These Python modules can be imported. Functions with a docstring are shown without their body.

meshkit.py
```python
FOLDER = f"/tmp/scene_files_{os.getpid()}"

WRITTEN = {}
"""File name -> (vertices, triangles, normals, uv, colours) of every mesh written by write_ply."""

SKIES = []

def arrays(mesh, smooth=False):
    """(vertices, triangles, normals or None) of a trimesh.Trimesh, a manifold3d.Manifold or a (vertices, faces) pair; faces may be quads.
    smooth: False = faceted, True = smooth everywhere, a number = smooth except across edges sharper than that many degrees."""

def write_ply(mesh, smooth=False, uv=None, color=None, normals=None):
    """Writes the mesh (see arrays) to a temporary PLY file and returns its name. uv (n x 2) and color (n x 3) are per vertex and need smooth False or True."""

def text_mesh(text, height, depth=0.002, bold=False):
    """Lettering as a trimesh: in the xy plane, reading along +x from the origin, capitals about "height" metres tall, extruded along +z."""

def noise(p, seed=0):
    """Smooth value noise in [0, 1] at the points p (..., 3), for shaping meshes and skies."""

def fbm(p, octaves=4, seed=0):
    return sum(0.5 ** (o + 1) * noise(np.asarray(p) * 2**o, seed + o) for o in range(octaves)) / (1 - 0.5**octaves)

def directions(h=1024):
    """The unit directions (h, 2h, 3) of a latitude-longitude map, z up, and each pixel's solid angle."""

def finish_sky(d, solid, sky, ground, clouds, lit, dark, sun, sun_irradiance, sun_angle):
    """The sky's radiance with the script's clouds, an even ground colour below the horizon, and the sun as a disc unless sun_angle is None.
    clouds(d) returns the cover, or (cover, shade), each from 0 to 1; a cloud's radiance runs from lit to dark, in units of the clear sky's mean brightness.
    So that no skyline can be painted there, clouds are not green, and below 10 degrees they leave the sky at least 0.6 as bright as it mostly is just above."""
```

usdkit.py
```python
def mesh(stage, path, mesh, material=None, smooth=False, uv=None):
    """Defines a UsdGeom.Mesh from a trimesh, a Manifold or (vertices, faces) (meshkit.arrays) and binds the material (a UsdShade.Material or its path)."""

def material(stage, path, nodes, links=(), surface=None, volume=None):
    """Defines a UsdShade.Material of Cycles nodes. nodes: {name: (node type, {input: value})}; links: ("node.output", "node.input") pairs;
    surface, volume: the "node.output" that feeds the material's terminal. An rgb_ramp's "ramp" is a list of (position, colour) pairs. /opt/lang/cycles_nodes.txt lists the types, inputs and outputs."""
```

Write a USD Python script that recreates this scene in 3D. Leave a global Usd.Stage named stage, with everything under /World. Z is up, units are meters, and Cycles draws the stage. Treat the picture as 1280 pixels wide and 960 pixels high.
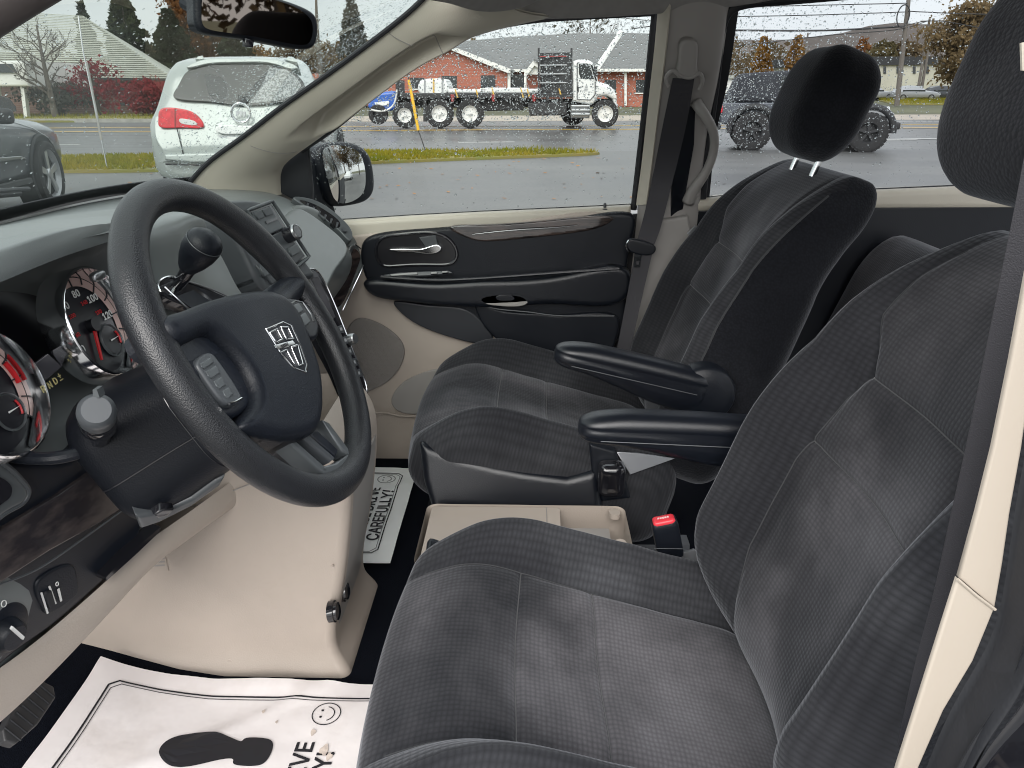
import math, random
import numpy as np
import trimesh
from scipy.interpolate import RectBivariateSpline, CubicSpline
from shapely.geometry import Polygon, LineString, Point
from shapely.ops import unary_union
import meshkit, usdkit
from pxr import Gf, Sdf, Usd, UsdGeom, UsdLux, UsdShade, Vt

stage = Usd.Stage.CreateInMemory()
UsdGeom.SetStageUpAxis(stage, "Z")
UsdGeom.SetStageMetersPerUnit(stage, 1.0)
UsdGeom.Xform.Define(stage, "/World")
UsdGeom.Scope.Define(stage, "/World/Looks")
rng = np.random.default_rng(7)
random.seed(7)

# ------------------------------------------------------------------ camera (x = across the van, y = towards its nose, z up)
FPX, PITCH, YAW = 950.0, math.radians(21.4), math.radians(1.4)
CAM = np.array([-1.2, 0.0, 1.40])
FW = np.array([math.cos(YAW) * math.cos(PITCH), math.sin(YAW) * math.cos(PITCH), -math.sin(PITCH)])
RT = np.array([math.sin(YAW), -math.cos(YAW), 0.0])
UP = np.cross(RT, FW)
cam = UsdGeom.Camera.Define(stage, "/World/camera")
cam.CreateHorizontalApertureAttr(36.0)
cam.CreateVerticalApertureAttr(27.0)
cam.CreateFocalLengthAttr(FPX / 1280 * 36.0)
cam.CreateClippingRangeAttr(Gf.Vec2f(0.02, 20000))
cam.CreateExposureAttr(EXPOSURE := 1.40)
cam.AddTransformOp().Set(Gf.Matrix4d(*RT, 0, *UP, 0, *(-FW), 0, *CAM, 1))

# ------------------------------------------------------------------ sky and sun: bright rain overcast, softest from the driver's side
SUN_DIR = np.array([-0.80, 0.18, 0.62]); SUN_DIR /= np.linalg.norm(SUN_DIR)
dome = UsdLux.DomeLight.Define(stage, "/World/sky")
dome.GetPrim().SetCustomDataByKey("kind", "structure")
sky = usdkit.material(stage, "/World/Looks/sky_overcast", {
    "s": ("sky_texture", {"sky_type": "single_scattering", "sun_disc": False, "sun_elevation": math.asin(SUN_DIR[2]), "sun_rotation": math.atan2(SUN_DIR[0], SUN_DIR[1])}),
    "tc": ("texture_coordinate", {}),
    "n": ("noise_texture", {"scale": 2.2, "detail": 4.0, "roughness": 0.55}),
    "r": ("rgb_ramp", {"ramp": [(0.3, (5.7, 6.05, 6.4)), (0.7, (8.2, 8.3, 8.4))]}),
    "m": ("mix", {"fac": 0.93}),
    "sx": ("separate_xyz", {}), "zr": ("map_range", {"from_min": 0.0, "from_max": 1.0, "to_min": 0.80, "to_max": 1.28, "clamp": True}),
    "hv": ("hsv", {}),
    "b": ("background_shader", {"strength": 0.10}),
}, [("tc.generated", "n.vector"), ("n.fac", "r.fac"), ("s.color", "m.color1"), ("r.color", "m.color2"), ("tc.generated", "sx.vector"), ("sx.z", "zr.value"), ("zr.result", "hv.value"), ("m.color", "hv.color"), ("hv.color", "b.color")], surface="b.background")
UsdShade.MaterialBindingAPI.Apply(dome.GetPrim()).Bind(sky)
sun = UsdLux.DistantLight.Define(stage, "/World/sun")
sun.CreateIntensityAttr(0.4)
sun.CreateAngleAttr(50.0)
sun.CreateColorAttr(Gf.Vec3f(1.0, 0.96, 0.92))
sun.CreateNormalizeAttr(True)
_z = SUN_DIR; _x = np.cross([0, 0, 1.0], _z); _x /= np.linalg.norm(_x); _y = np.cross(_z, _x)
sun.AddTransformOp().Set(Gf.Matrix4d(*_x, 0, *_y, 0, *_z, 0, 0, 0, 50, 1))

# ------------------------------------------------------------------ where things stand: a pixel of the 1280 x 960 photograph met with a real plane
def ray(px, py):
    return FW + RT * (px - 640) / FPX + UP * (480 - py) / FPX
def at(px, py, x=None, y=None, z=None):
    d = ray(px, py)
    k, v = (0, x) if x is not None else (1, y) if y is not None else (2, z)
    return CAM + d * ((v - CAM[k]) / d[k])
def onp(px, py, p0, n):
    d = ray(px, py); n = np.asarray(n, float)
    return CAM + d * (((np.asarray(p0) - CAM) @ n) / (d @ n))
def ats(pts, **k):
    return np.array([at(*p, **k) for p in pts])
def onps(pts, p0, n):
    return np.array([onp(*p, p0, n) for p in pts])

# ------------------------------------------------------------------ scene tree
USED, BASE = {}, {}
def numbered(parent, name):
    k = (parent, name); n = USED.get(k, 0); USED[k] = n + 1
    return f"{parent}/{name}" + (f"_{n:03d}" if n else "")
def setd(prim, **kw):
    for k, v in kw.items():
        if v: prim.SetCustomDataByKey(k, v)
def thing(name, label, cat, base=(0, 0, 0), group=None, kind=None):
    path = numbered("/World", name)
    x = UsdGeom.Xform.Define(stage, path); x.AddTranslateOp().Set(Gf.Vec3d(*map(float, base)))
    setd(x.GetPrim(), label=label, category=cat, group=group, kind=kind)
    BASE[path] = np.asarray(base, float)
    return path
def base_of(path):
    while path and path not in BASE: path = path.rpartition("/")[0]
    return BASE.get(path, np.zeros(3))
def write(path, v, f, n, mat):
    m = UsdGeom.Mesh.Define(stage, path)
    m.CreatePointsAttr(Vt.Vec3fArray.FromNumpy(np.ascontiguousarray(v, np.float32)))
    m.CreateFaceVertexCountsAttr(Vt.IntArray.FromNumpy(np.full(len(f), 3, np.int32)))
    m.CreateFaceVertexIndicesAttr(Vt.IntArray.FromNumpy(np.ascontiguousarray(f, np.int32).ravel()))
    m.CreateSubdivisionSchemeAttr("none")
    if n is not None:
        m.CreateNormalsAttr(Vt.Vec3fArray.FromNumpy(np.ascontiguousarray(n, np.float32))); m.SetNormalsInterpolation("vertex")
    UsdShade.MaterialBindingAPI.Apply(m.GetPrim()).Bind(M[mat])
    return m
def part(parent, name, mesh, mat, smooth=35, label=None, kind=None):
    """A mesh in world coordinates as a child of parent."""
    path = numbered(parent, name)
    if isinstance(mesh, list): mesh = cat_(mesh)
    if isinstance(mesh, tuple) and len(mesh) == 3: v, f, n = mesh
    else: v, f, n = meshkit.arrays(mesh, smooth)
    m = write(path, v - base_of(parent), f, n, mat)
    setd(m.GetPrim(), label=label, kind=kind)
    return path
def group(parent, name, label=None):
    path = numbered(parent, name)
    x = UsdGeom.Xform.Define(stage, path); setd(x.GetPrim(), label=label)
    return path
def solo(name, mesh, mat, label=None, cat=None, kind=None, group=None, smooth=35):
    path = numbered("/World", name)
    if isinstance(mesh, list): mesh = cat_(mesh)
    v, f, n = meshkit.arrays(mesh, smooth)
    m = write(path, v, f, n, mat)
    setd(m.GetPrim(), label=label, category=cat, kind=kind, group=group)
    return path
def copy_of(src, name, loc, label=None, rotz=0.0, scale=1.0, category=None, group=None):
    path = numbered("/World", name)
    x = UsdGeom.Xform.Define(stage, path)
    x.AddTranslateOp().Set(Gf.Vec3d(*map(float, loc))); x.AddRotateZOp().Set(float(rotz)); x.AddScaleOp().Set(Gf.Vec3f(scale, scale, scale))
    x.GetPrim().GetReferences().AddInternalReference(src); x.GetPrim().SetInstanceable(True)
    setd(x.GetPrim(), label=label, category=category, group=group)
    BASE[path] = np.asarray(loc, float)
    return path

# ------------------------------------------------------------------ mesh helpers
def cat_(ms): 
    out = []
    for m in ms:
        if hasattr(m, "to_mesh"):
            t = m.to_mesh(); m = trimesh.Trimesh(t.vert_properties[:, :3], t.tri_verts, process=False)
        elif isinstance(m, tuple): m = trimesh.Trimesh(m[0], m[1], process=False)
        out.append(m)
    return trimesh.util.concatenate(out)
def unit(v): v = np.asarray(v, float); return v / np.linalg.norm(v)
def spline(pts, n, closed=False):
    p = np.asarray(pts, float)
    if closed: p = np.vstack([p, p[:1]])
    d = np.r_[0, np.cumsum(np.sqrt(np.linalg.norm(np.diff(p, axis=0), axis=1) + 1e-12))]
    cs = CubicSpline(d, p, bc_type="periodic" if closed else "natural")
    t = np.linspace(0, d[-1], n + 1 if closed else n)
    return cs(t)[:n]
def grid_mesh(g, flip=False, wrap=False):
    """(nu, nv, 3) -> (vertices, faces)."""
    nu, nv = g.shape[:2]
    idx = np.arange(nu * nv).reshape(nu, nv)
    if wrap: idx = np.hstack([idx, idx[:, :1]])
    a, b, c, d = idx[:-1, :-1], idx[1:, :-1], idx[1:, 1:], idx[:-1, 1:]
    q = np.stack([a, b, c, d], -1).reshape(-1, 4)
    f = np.vstack([q[:, [0, 1, 2]], q[:, [0, 2, 3]]])
    if flip: f = f[:, ::-1]
    return g.reshape(-1, 3), f
def bicubic(ctrl, nu, nv):
    c = np.asarray(ctrl, float); a, b = c.shape[:2]
    u, v = np.arange(a), np.arange(b); ku, kv = min(3, a - 1), min(3, b - 1)
    return np.stack([RectBivariateSpline(u, v, c[..., k], kx=ku, ky=kv)(np.linspace(0, a - 1, nu), np.linspace(0, b - 1, nv)) for k in range(3)], -1)
def shell(g, t, toward=None):
    """A surface grid made a closed shell of thickness t, away from the point TOWARD (default: the camera's side of the van)."""
    du, dv = np.gradient(g, axis=0), np.gradient(g, axis=1)
    n = np.cross(du, dv); n /= np.linalg.norm(n, axis=-1, keepdims=True) + 1e-12
    w = (CAM if toward is None else np.asarray(toward)) - g.mean((0, 1))
    flip = (n * w).sum(-1).mean() < 0
    if flip: n = -n
    back = g - n * t
    nu, nv = g.shape[:2]
    v = np.vstack([g.reshape(-1, 3), back.reshape(-1, 3)]); N = nu * nv
    _, f = grid_mesh(g, flip=flip); 
    idx = np.arange(N).reshape(nu, nv)
    loop = np.r_[idx[:, 0], idx[-1, 1:], idx[::-1, -1][1:], idx[0, ::-1][1:-1]]
    l2 = np.roll(loop, -1)
    s = np.vstack([np.stack([loop, l2, l2 + N], 1), np.stack([loop, l2 + N, loop + N], 1)])
    if flip: s = s[:, ::-1]
    return trimesh.Trimesh(v, np.vstack([f, f[:, ::-1] + N, s]), process=False)
def tube(path, r, n=10, closed=False, caps=True, flat=None):
    """A polyline as a tube; r a number or one per point; flat=(dir, ratio) squashes."""
    p = np.asarray(path, float); m = len(p); r = np.broadcast_to(np.asarray(r, float), (m,))
    t = (np.roll(p, -1, 0) - np.roll(p, 1, 0)) if closed else np.gradient(p, axis=0)
    t /= np.linalg.norm(t, axis=1, keepdims=True) + 1e-12
    a = np.zeros_like(p); ref = np.array([0, 0, 1.0]) if abs(t[0, 2]) < .9 else np.array([1.0, 0, 0])
    a[0] = unit(np.cross(t[0], ref))
    for i in range(1, m):
        v = a[i - 1] - t[i] * (a[i - 1] @ t[i]); a[i] = v / (np.linalg.norm(v) + 1e-12)
    b = np.cross(t, a); th = np.arange(n) * 2 * np.pi / n
    g = p[:, None] + r[:, None, None] * (np.cos(th)[None, :, None] * a[:, None] + np.sin(th)[None, :, None] * b[:, None])
    if closed: g = np.concatenate([g, g[:1]], 0)
    v, f = grid_mesh(g, wrap=True)
    if caps and not closed:
        k = len(v); v = np.vstack([v, p[0], p[-1]]); i = np.arange(n); j = (i + 1) % n; e = (m - 1) * n
        f = np.vstack([f, np.stack([np.full(n, k), i, j], 1)[:, ::-1][:, [0, 2, 1]] if False else np.stack([np.full(n, k), i, j], 1), np.stack([np.full(n, k + 1), e + j, e + i], 1)])
    tm = trimesh.Trimesh(v, f, process=False)
    if tm.volume < 0: tm.invert()
    return tm
def frame(n, hint=(0, 0, 1.0)):
    n = unit(n); h = np.asarray(hint, float)
    if abs(h @ n) > .98: h = np.array([0, 1.0, 0])
    u = unit(np.cross(h, n)); return u, np.cross(n, u), n
def extr(poly, z0, z1, bevel=0.0, steps=2):
    """A shapely polygon raised from z0 to z1 with a rounded top edge."""
    out = []
    for g in getattr(poly, "geoms", [poly]):
        if g.is_empty or g.area < 1e-12: continue
        if bevel <= 0:
            m = trimesh.creation.extrude_polygon(g, z1 - z0, engine="earcut"); m.apply_translation([0, 0, z0]); out.append(m); continue
        m = trimesh.creation.extrude_polygon(g, z1 - z0 - bevel, engine="earcut"); m.apply_translation([0, 0, z0]); out.append(m)
        last, zl = g, z1 - bevel
        for k in range(1, steps + 1):
            a = math.pi / 2 * k / steps
            ins, zz = bevel * (1 - math.cos(a)), z1 - bevel + bevel * math.sin(a)
            q = g.buffer(-ins, join_style=1)
            if q.is_empty: break
            for h in getattr(q, "geoms", [q]):
                mm = trimesh.creation.extrude_polygon(h, zz - zl, engine="earcut"); mm.apply_translation([0, 0, zl]); out.append(mm)
            zl = zz
    return trimesh.util.concatenate(out)
def plate(pts, t, n=None, bevel=0.0, hint=(0, 0, 1.0), holes=(), proud=0.0, rnd=0.0):
    """A planar outline in space as a slab with its front towards n (default: the camera), thickness t behind it."""
    p = np.asarray(pts, float); c = p.mean(0)
    if n is None:
        _, _, vt = np.linalg.svd(p - c); n = vt[2]
        if n @ (CAM - c) < 0: n = -n
    u, v, n = frame(n, hint)
    to2 = lambda q: np.stack([(np.asarray(q) - c) @ u, (np.asarray(q) - c) @ v], 1)
    poly = Polygon(to2(p), [to2(h) for h in holes]).buffer(0)
    if rnd: poly = poly.buffer(-rnd).buffer(2 * rnd).buffer(-rnd)
    if bevel <= 0: m = extr(poly, -t + proud, proud)
    else: m = round_slab(poly, -t + proud, proud, bevel)
    m = m.copy(); T = np.eye(4); T[:3, 0], T[:3, 1], T[:3, 2], T[:3, 3] = u, v, n, c
    m.apply_transform(T); return m
def round_slab(poly, z0, z1, b, steps=3):
    """Slab with a rounded front edge: nested rings joined, one skin."""
    out = []
    for g in getattr(poly, "geoms", [poly]):
        if g.area < 1e-12: continue
        if g.interiors or b > .0045: out.append(dome_slab(g, z0, z1, b)); continue
        ext = np.array(g.exterior.coords)[:-1]
        if not g.exterior.is_ccw: ext = ext[::-1]
        nxt, prv = np.roll(ext, -1, 0), np.roll(ext, 1, 0)
        e1, e0 = nxt - ext, ext - prv
        n1 = np.stack([-e1[:, 1], e1[:, 0]], 1); n0 = np.stack([-e0[:, 1], e0[:, 0]], 1)
        n1 /= np.linalg.norm(n1, axis=1, keepdims=True) + 1e-12; n0 /= np.linalg.norm(n0, axis=1, keepdims=True) + 1e-12
        nn = n1 + n0; nn /= np.maximum((nn * n1).sum(1, keepdims=True), .35)
        bb = min(b, .45 * math.sqrt(g.area) * .6, (z1 - z0) * .95)
        rings = [np.c_[ext, np.full(len(ext), z0)]]
        for k in range(steps + 1):
            a = math.pi / 2 * k / steps
            rings.append(np.c_[ext + nn * bb * (1 - math.cos(a)), np.full(len(ext), z1 - bb + bb * math.sin(a))])
        inner = Polygon(rings[-1][:, :2])
        if not inner.is_valid: out.append(dome_slab(g, z0, z1, b)); continue
        gr = np.array(rings); v, f = grid_mesh(gr, wrap=True, flip=True)
        vt, ft = trimesh.creation.triangulate_polygon(inner, engine="earcut")
        from scipy.spatial import cKDTree
        k0 = (len(rings) - 1) * len(ext)
        _, near = cKDTree(rings[-1][:, :2]).query(vt)
        ft = near[ft] + k0
        a2 = np.cross(v[ft[:, 1]] - v[ft[:, 0]], v[ft[:, 2]] - v[ft[:, 0]])[:, 2]
        ft = np.where((a2 < 0)[:, None], ft[:, ::-1], ft)
        ft0 = ft - k0
        m = trimesh.Trimesh(v, np.vstack([f, ft, ft0[:, ::-1]]), process=False)
        if m.volume < 0: m.invert()
        out.append(m)
    return trimesh.util.concatenate(out)
def dome_slab(g, z0, z1, b):
    """Slab whose front is rounded over a width b, for outlines that fold when inset."""
    import shapely
    from scipy.spatial import Delaunay
    b = min(b, (z1 - z0) * .98)
    step = min(max(math.sqrt(g.area) / 48, b / 6), .012)
    rings = []
    for k, ins in enumerate((0, .06, .2, .42, .7, 1.0)):
        q = g.buffer(-ins * b, join_style=1) if ins else g
        for h in getattr(q, "geoms", [q]):
            if h.is_empty: continue
            for ln in [h.exterior, *h.interiors]:
                m_ = max(8, int(ln.length / step)); c = np.array([ln.interpolate(t, normalized=True).coords[0] for t in np.arange(m_) / m_])
                rings.append(c)
                if k == 0: c_ = np.array(ln.coords)[:-1]; rings.append(c_)
    x0, y0, x1, y1 = g.bounds
    X, Y = np.meshgrid(np.arange(x0, x1, step * 1.6), np.arange(y0, y1, step * 1.6)); gp = np.c_[X.ravel(), Y.ravel()]
    inn = g.buffer(-b * 1.05)
    gp = gp[shapely.contains_xy(inn, gp[:, 0], gp[:, 1])] if not inn.is_empty else gp[:0]
    pts = np.vstack(rings + [gp]); pts = pts[np.unique(np.round(pts / (step * .04)), axis=0, return_index=True)[1]]
    f = Delaunay(pts).simplices; c = pts[f].mean(1); f = f[shapely.contains_xy(g, c[:, 0], c[:, 1])]
    d = np.minimum(shapely.distance(shapely.points(pts), g.boundary), b); h = z1 - b + np.sqrt(np.maximum(b * b - (b - d) ** 2, 0))
    a2 = np.cross(pts[f[:, 1]] - pts[f[:, 0]], pts[f[:, 2]] - pts[f[:, 0]]); f = np.where((a2 < 0)[:, None], f[:, ::-1], f)
    n = len(pts); v = np.vstack([np.c_[pts, h], np.c_[pts, np.full(n, z0)]])
    e = np.sort(np.vstack([f[:, [0, 1]], f[:, [1, 2]], f[:, [2, 0]]]), 1); raw = np.vstack([f[:, [0, 1]], f[:, [1, 2]], f[:, [2, 0]]])
    _, inv, cnt = np.unique(e, axis=0, return_inverse=True, return_counts=True); bd = raw[cnt[inv.ravel()] == 1]
    side = np.vstack([np.c_[bd[:, 0], bd[:, 0] + n, bd[:, 1]], np.c_[bd[:, 1], bd[:, 0] + n, bd[:, 1] + n]])
    return trimesh.Trimesh(v, np.vstack([f, f[:, ::-1] + n, side]), process=False)
def rbox(half, r, n=6, T=None, unitc=False):
    """Rounded box skin; n = divisions a side (or three numbers)."""
    half = np.asarray(half, float); r = np.minimum(np.broadcast_to(np.asarray(r, float), (3,)), half * .999)
    nn = (n, n, n) if np.ndim(n) == 0 else n
    vs, fs, k = [], [], 0
    for ax in range(3):
        a, b = (ax + 1) % 3, (ax + 2) % 3
        for s in (-1, 1):
            ua = np.linspace(-1, 1, nn[a] + 1); ub = np.linspace(-1, 1, nn[b] + 1)
            A, B = np.meshgrid(ua, ub, indexing="ij"); g = np.zeros(A.shape + (3,))
            g[..., a], g[..., b], g[..., ax] = A, B, s
            v, f = grid_mesh(g, flip=(s < 0)); vs.append(v); fs.append(f + k); k += len(v)
    m = trimesh.Trimesh(np.vstack(vs), np.vstack(fs), process=False); m.merge_vertices(digits_vertex=6)
    p = m.vertices * half; inner = np.clip(p, -(half - r), half - r); d = (p - inner) / r
    L = np.linalg.norm(d, axis=1, keepdims=True); p = inner + r * d / np.maximum(L, 1e-9)
    q = np.array(m.vertices); m = trimesh.Trimesh(p, m.faces, process=False)
    if T is not None: m.apply_transform(T)
    return (m, q) if unitc else m
def TF(o, u=None, v=None, n=None):
    T = np.eye(4); T[:3, 3] = o
    if u is not None: T[:3, 0], T[:3, 1], T[:3, 2] = u, v, n
    return T
def box(lo, hi):
    lo, hi = np.asarray(lo, float), np.asarray(hi, float)
    m = trimesh.creation.box(hi - lo); m.apply_translation((lo + hi) / 2); return m
def cyl(a, b, r, n=20, r2=None):
    return tube(np.array([a, np.asarray(a) + (np.asarray(b, float) - a) * .5, b], float), np.array([r, (r + (r2 or r)) / 2, r2 or r]), n)
def lathe(prof, o, axis, n=32):
    """Profile [(radius, height)] spun about axis through o."""
    u, v, w = frame(axis); th = np.arange(n) * 2 * np.pi / n; p = np.asarray(prof, float)
    g = np.asarray(o) + p[:, 0][:, None, None] * (np.cos(th)[None, :, None] * u + np.sin(th)[None, :, None] * v) + p[:, 1][:, None, None] * w
    m = trimesh.Trimesh(*grid_mesh(g, wrap=True, flip=True), process=False)
    return m
def text(s, h, o, u, v, depth=.0006, bold=False, center=True):
    m = meshkit.text_mesh(s, h, depth, bold)
    if center: m.apply_translation([-(m.bounds[0, 0] + m.bounds[1, 0]) / 2, -h / 2, 0])
    u, v = unit(u), unit(v); m.apply_transform(TF(o, u, v, np.cross(u, v))); return m
def sstep(a, b, x): t = np.clip((np.asarray(x, float) - a) / (b - a), 0, 1); return t * t * (3 - 2 * t)

# ------------------------------------------------------------------ materials
M = {}
def mat(name, color, rough=.5, metallic=0., spec=.5, var=0., vscale=6., bump=0., bscale=400., bdist=.001, voro=False, sheen=0., coat=0., croughness=.05, c2=None, cramp=(.35, .65), detail=4., em=None, mapscale=None, rvar=0.):
    nodes = {"p": ("principled_bsdf", {"base_color": color, "roughness": rough, "metallic": metallic, "specular_ior_level": spec, "sheen_weight": sheen, "sheen_roughness": .45, "coat_weight": coat, "coat_roughness": croughness})}
    links = []
    if em: nodes["p"][1].update(emission_color=color, emission_strength=em)
    if var or c2 is not None or bump or rvar: nodes["g"] = ("geometry", {})
    src = "g.position"
    if mapscale is not None:
        nodes["mp"] = ("mapping", {"scale": mapscale}); links.append(("g.position", "mp.vector")); src = "mp.vector"
    if var or c2 is not None:
        a = c2 if c2 is not None else tuple(c * (1 - var) for c in color); b = color if c2 is not None else tuple(min(1, c * (1 + var)) for c in color)
        nodes["n"] = ("noise_texture", {"scale": vscale, "detail": detail, "roughness": .6}); nodes["r"] = ("rgb_ramp", {"ramp": [(cramp[0], a), (cramp[1], b)]})
        links += [(src, "n.vector"), ("n.fac", "r.fac"), ("r.color", "p.base_color")]
    if rvar:
        nodes["n3"] = ("noise_texture", {"scale": vscale, "detail": 5.}); nodes["mr"] = ("map_range", {"from_min": .3, "from_max": .7, "to_min": max(.02, rough - rvar), "to_max": rough + rvar, "clamp": True})
        links += [(src, "n3.vector"), ("n3.fac", "mr.value"), ("mr.result", "p.roughness")]
    if bump:
        nodes["t"] = ("voronoi_texture", {"scale": bscale, "randomness": .35 if voro == "weave" else 1.}) if voro else ("noise_texture", {"scale": bscale, "detail": 2.})
        nodes["bm"] = ("bump", {"strength": bump, "distance": bdist})
        links += [("g.position", "t.vector"), ("t.distance" if voro else "t.fac", "bm.height"), ("bm.normal", "p.normal")]
    M[name] = usdkit.material(stage, "/World/Looks/" + name, nodes, links, surface="p.BSDF")
    return M[name]
def glass_pane(name, tint, gloss=1.0, ior=1.20):
    M[name] = usdkit.material(stage, "/World/Looks/" + name, {
        "t": ("transparent_bsdf", {"color": tint}), "g": ("glossy_bsdf", {"color": (gloss,) * 3, "roughness": .0}),
        "f": ("fresnel", {"IOR": ior}), "m": ("mix_closure", {})}, [("f.fac", "m.fac"), ("t.BSDF", "m.closure1"), ("g.BSDF", "m.closure2")], surface="m.closure")
def leafmat(name, c1, c2, vscale=.6):
    M[name] = usdkit.material(stage, "/World/Looks/" + name, {
        "g": ("geometry", {}), "n": ("noise_texture", {"scale": vscale, "detail": 3.}), "r": ("rgb_ramp", {"ramp": [(.3, c1), (.7, c2)]}),
        "i": ("hsv", {"value": 1.}), "mr": ("map_range", {"to_min": .6, "to_max": 1.4}),
        "d": ("diffuse_bsdf", {}), "tr": ("translucent_bsdf", {}), "m": ("mix_closure", {"fac": .3})},
        [("g.position", "n.vector"), ("n.fac", "r.fac"), ("r.color", "i.color"), ("g.random_per_island", "mr.value"), ("mr.result", "i.value"), ("i.color", "d.color"), ("i.color", "tr.color"), ("d.BSDF", "m.closure1"), ("tr.BSDF", "m.closure2")], surface="m.closure")

BLK = (.0058, .0074, .0112)
def fabric(name, lo, hi, cell, strength, nap=5., lean=None):
    M[name] = usdkit.material(stage, "/World/Looks/" + name, {
        "g": ("geometry", {}), "mp": ("mapping", {"scale": (cell, cell * 1.25, cell * 1.25), "rotation": (lean or 0., 0., 0.)}),
        "v": ("voronoi_texture", {"scale": 1., "randomness": .16 if lean is not None else 1., "dimensions": "2D" if lean is not None else "3D"}), "n": ("noise_texture", {"scale": nap, "detail": 4., "roughness": .52, "distortion": .2}),
        "r": ("rgb_ramp", {"ramp": [(.38, lo), (.49, tuple(a * .66 + b * .34 for a, b in zip(lo, hi))), (.60, hi), (.72, tuple(1.5 * b for b in hi))]}),
        "fz": ("noise_texture", {"scale": 900., "detail": 1.}), "mz": ("map_range", {"to_min": .86, "to_max": 1.14}),
        "vr": ("map_range", {"from_min": 0., "from_max": .75, "to_min": 1.18, "to_max": .62, "clamp": True}), "mm": ("math", {"math_type": "multiply"}),
        "h": ("hsv", {}), "b": ("bump", {"strength": strength, "distance": .0016, "invert": True}),
        "p": ("principled_bsdf", {"roughness": .92, "specular_ior_level": .15, "sheen_weight": .22, "sheen_roughness": .42, "sheen_tint": (.9, .93, 1.)})},
        [("g.position", "mp.vector"), ("mp.vector", "v.vector"), ("g.position", "n.vector"), ("g.position", "fz.vector"), ("n.fac", "r.fac"), ("fz.fac", "mz.value"), ("v.distance", "vr.value"), ("mz.result", "mm.value1"), ("vr.result", "mm.value2"), ("mm.value", "h.value"), ("r.color", "h.color"), ("h.color", "p.base_color"), ("v.distance", "b.height"), ("b.normal", "p.normal")], surface="p.BSDF")
mat("black_plastic", BLK, .42, spec=.32, bump=.4, bscale=480, bdist=.0009, rvar=.08, vscale=9)
mat("dash_plastic", (.140, .152, .152), .34, bump=.3, bscale=800, bdist=.0006, rvar=.06, vscale=5)
mat("soft_black", (.0052, .0066, .010), .30, bump=.3, bscale=1100, bdist=.0005, voro=True)
mat("leather_rim", (.0105, .0112, .0130), .32, bump=.42, bscale=760, bdist=.0008, voro=True, rvar=.07, vscale=12)
mat("gloss_black", (.008, .008, .010), .08, coat=.6)
mat("pedal_rubber", (.035, .035, .037), .5)
mat("rubber", (.010, .011, .014), .6, bump=.3, bscale=300, bdist=.001)
mat("beige_plastic", (.42, .362, .312), .5, var=.05, vscale=3., bump=.35, bscale=420, bdist=.0009)
mat("beige_light", (.50, .465, .39), .45, var=.03, vscale=3., bump=.3, bscale=420, bdist=.0009)
mat("taupe_plastic", (.30, .285, .27), .48, var=.05, vscale=3., bump=.2, bscale=900, bdist=.0005)
mat("headliner_cloth", (.28, .27, .26), .9, var=.06, vscale=40., bump=.3, bscale=1500, bdist=.0006)
mat("carpet", (.0035, .0048, .0090), .95, spec=.1, var=.35, vscale=350., bump=.8, bscale=700, bdist=.003)
mat("chrome", (.80, .81, .82), .10, 1.0)
mat("satin_metal", (.42, .43, .44), .3, 1.0)
mat("shroud_black", (.0038, .0048, .0075), .5, spec=.22, bump=.4, bscale=480, bdist=.0009)
mat("dark_grey", (.024, .026, .031), .42, bump=.2, bscale=900, bdist=.0005)
mat("pillar_brown", (.085, .072, .068), .5)
mat("pillar_cream", (.40, .352, .295), .5, bump=.15, bscale=900, bdist=.0005)
mat("silver_plastic", (.090, .099, .104), .32, .3)
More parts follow.
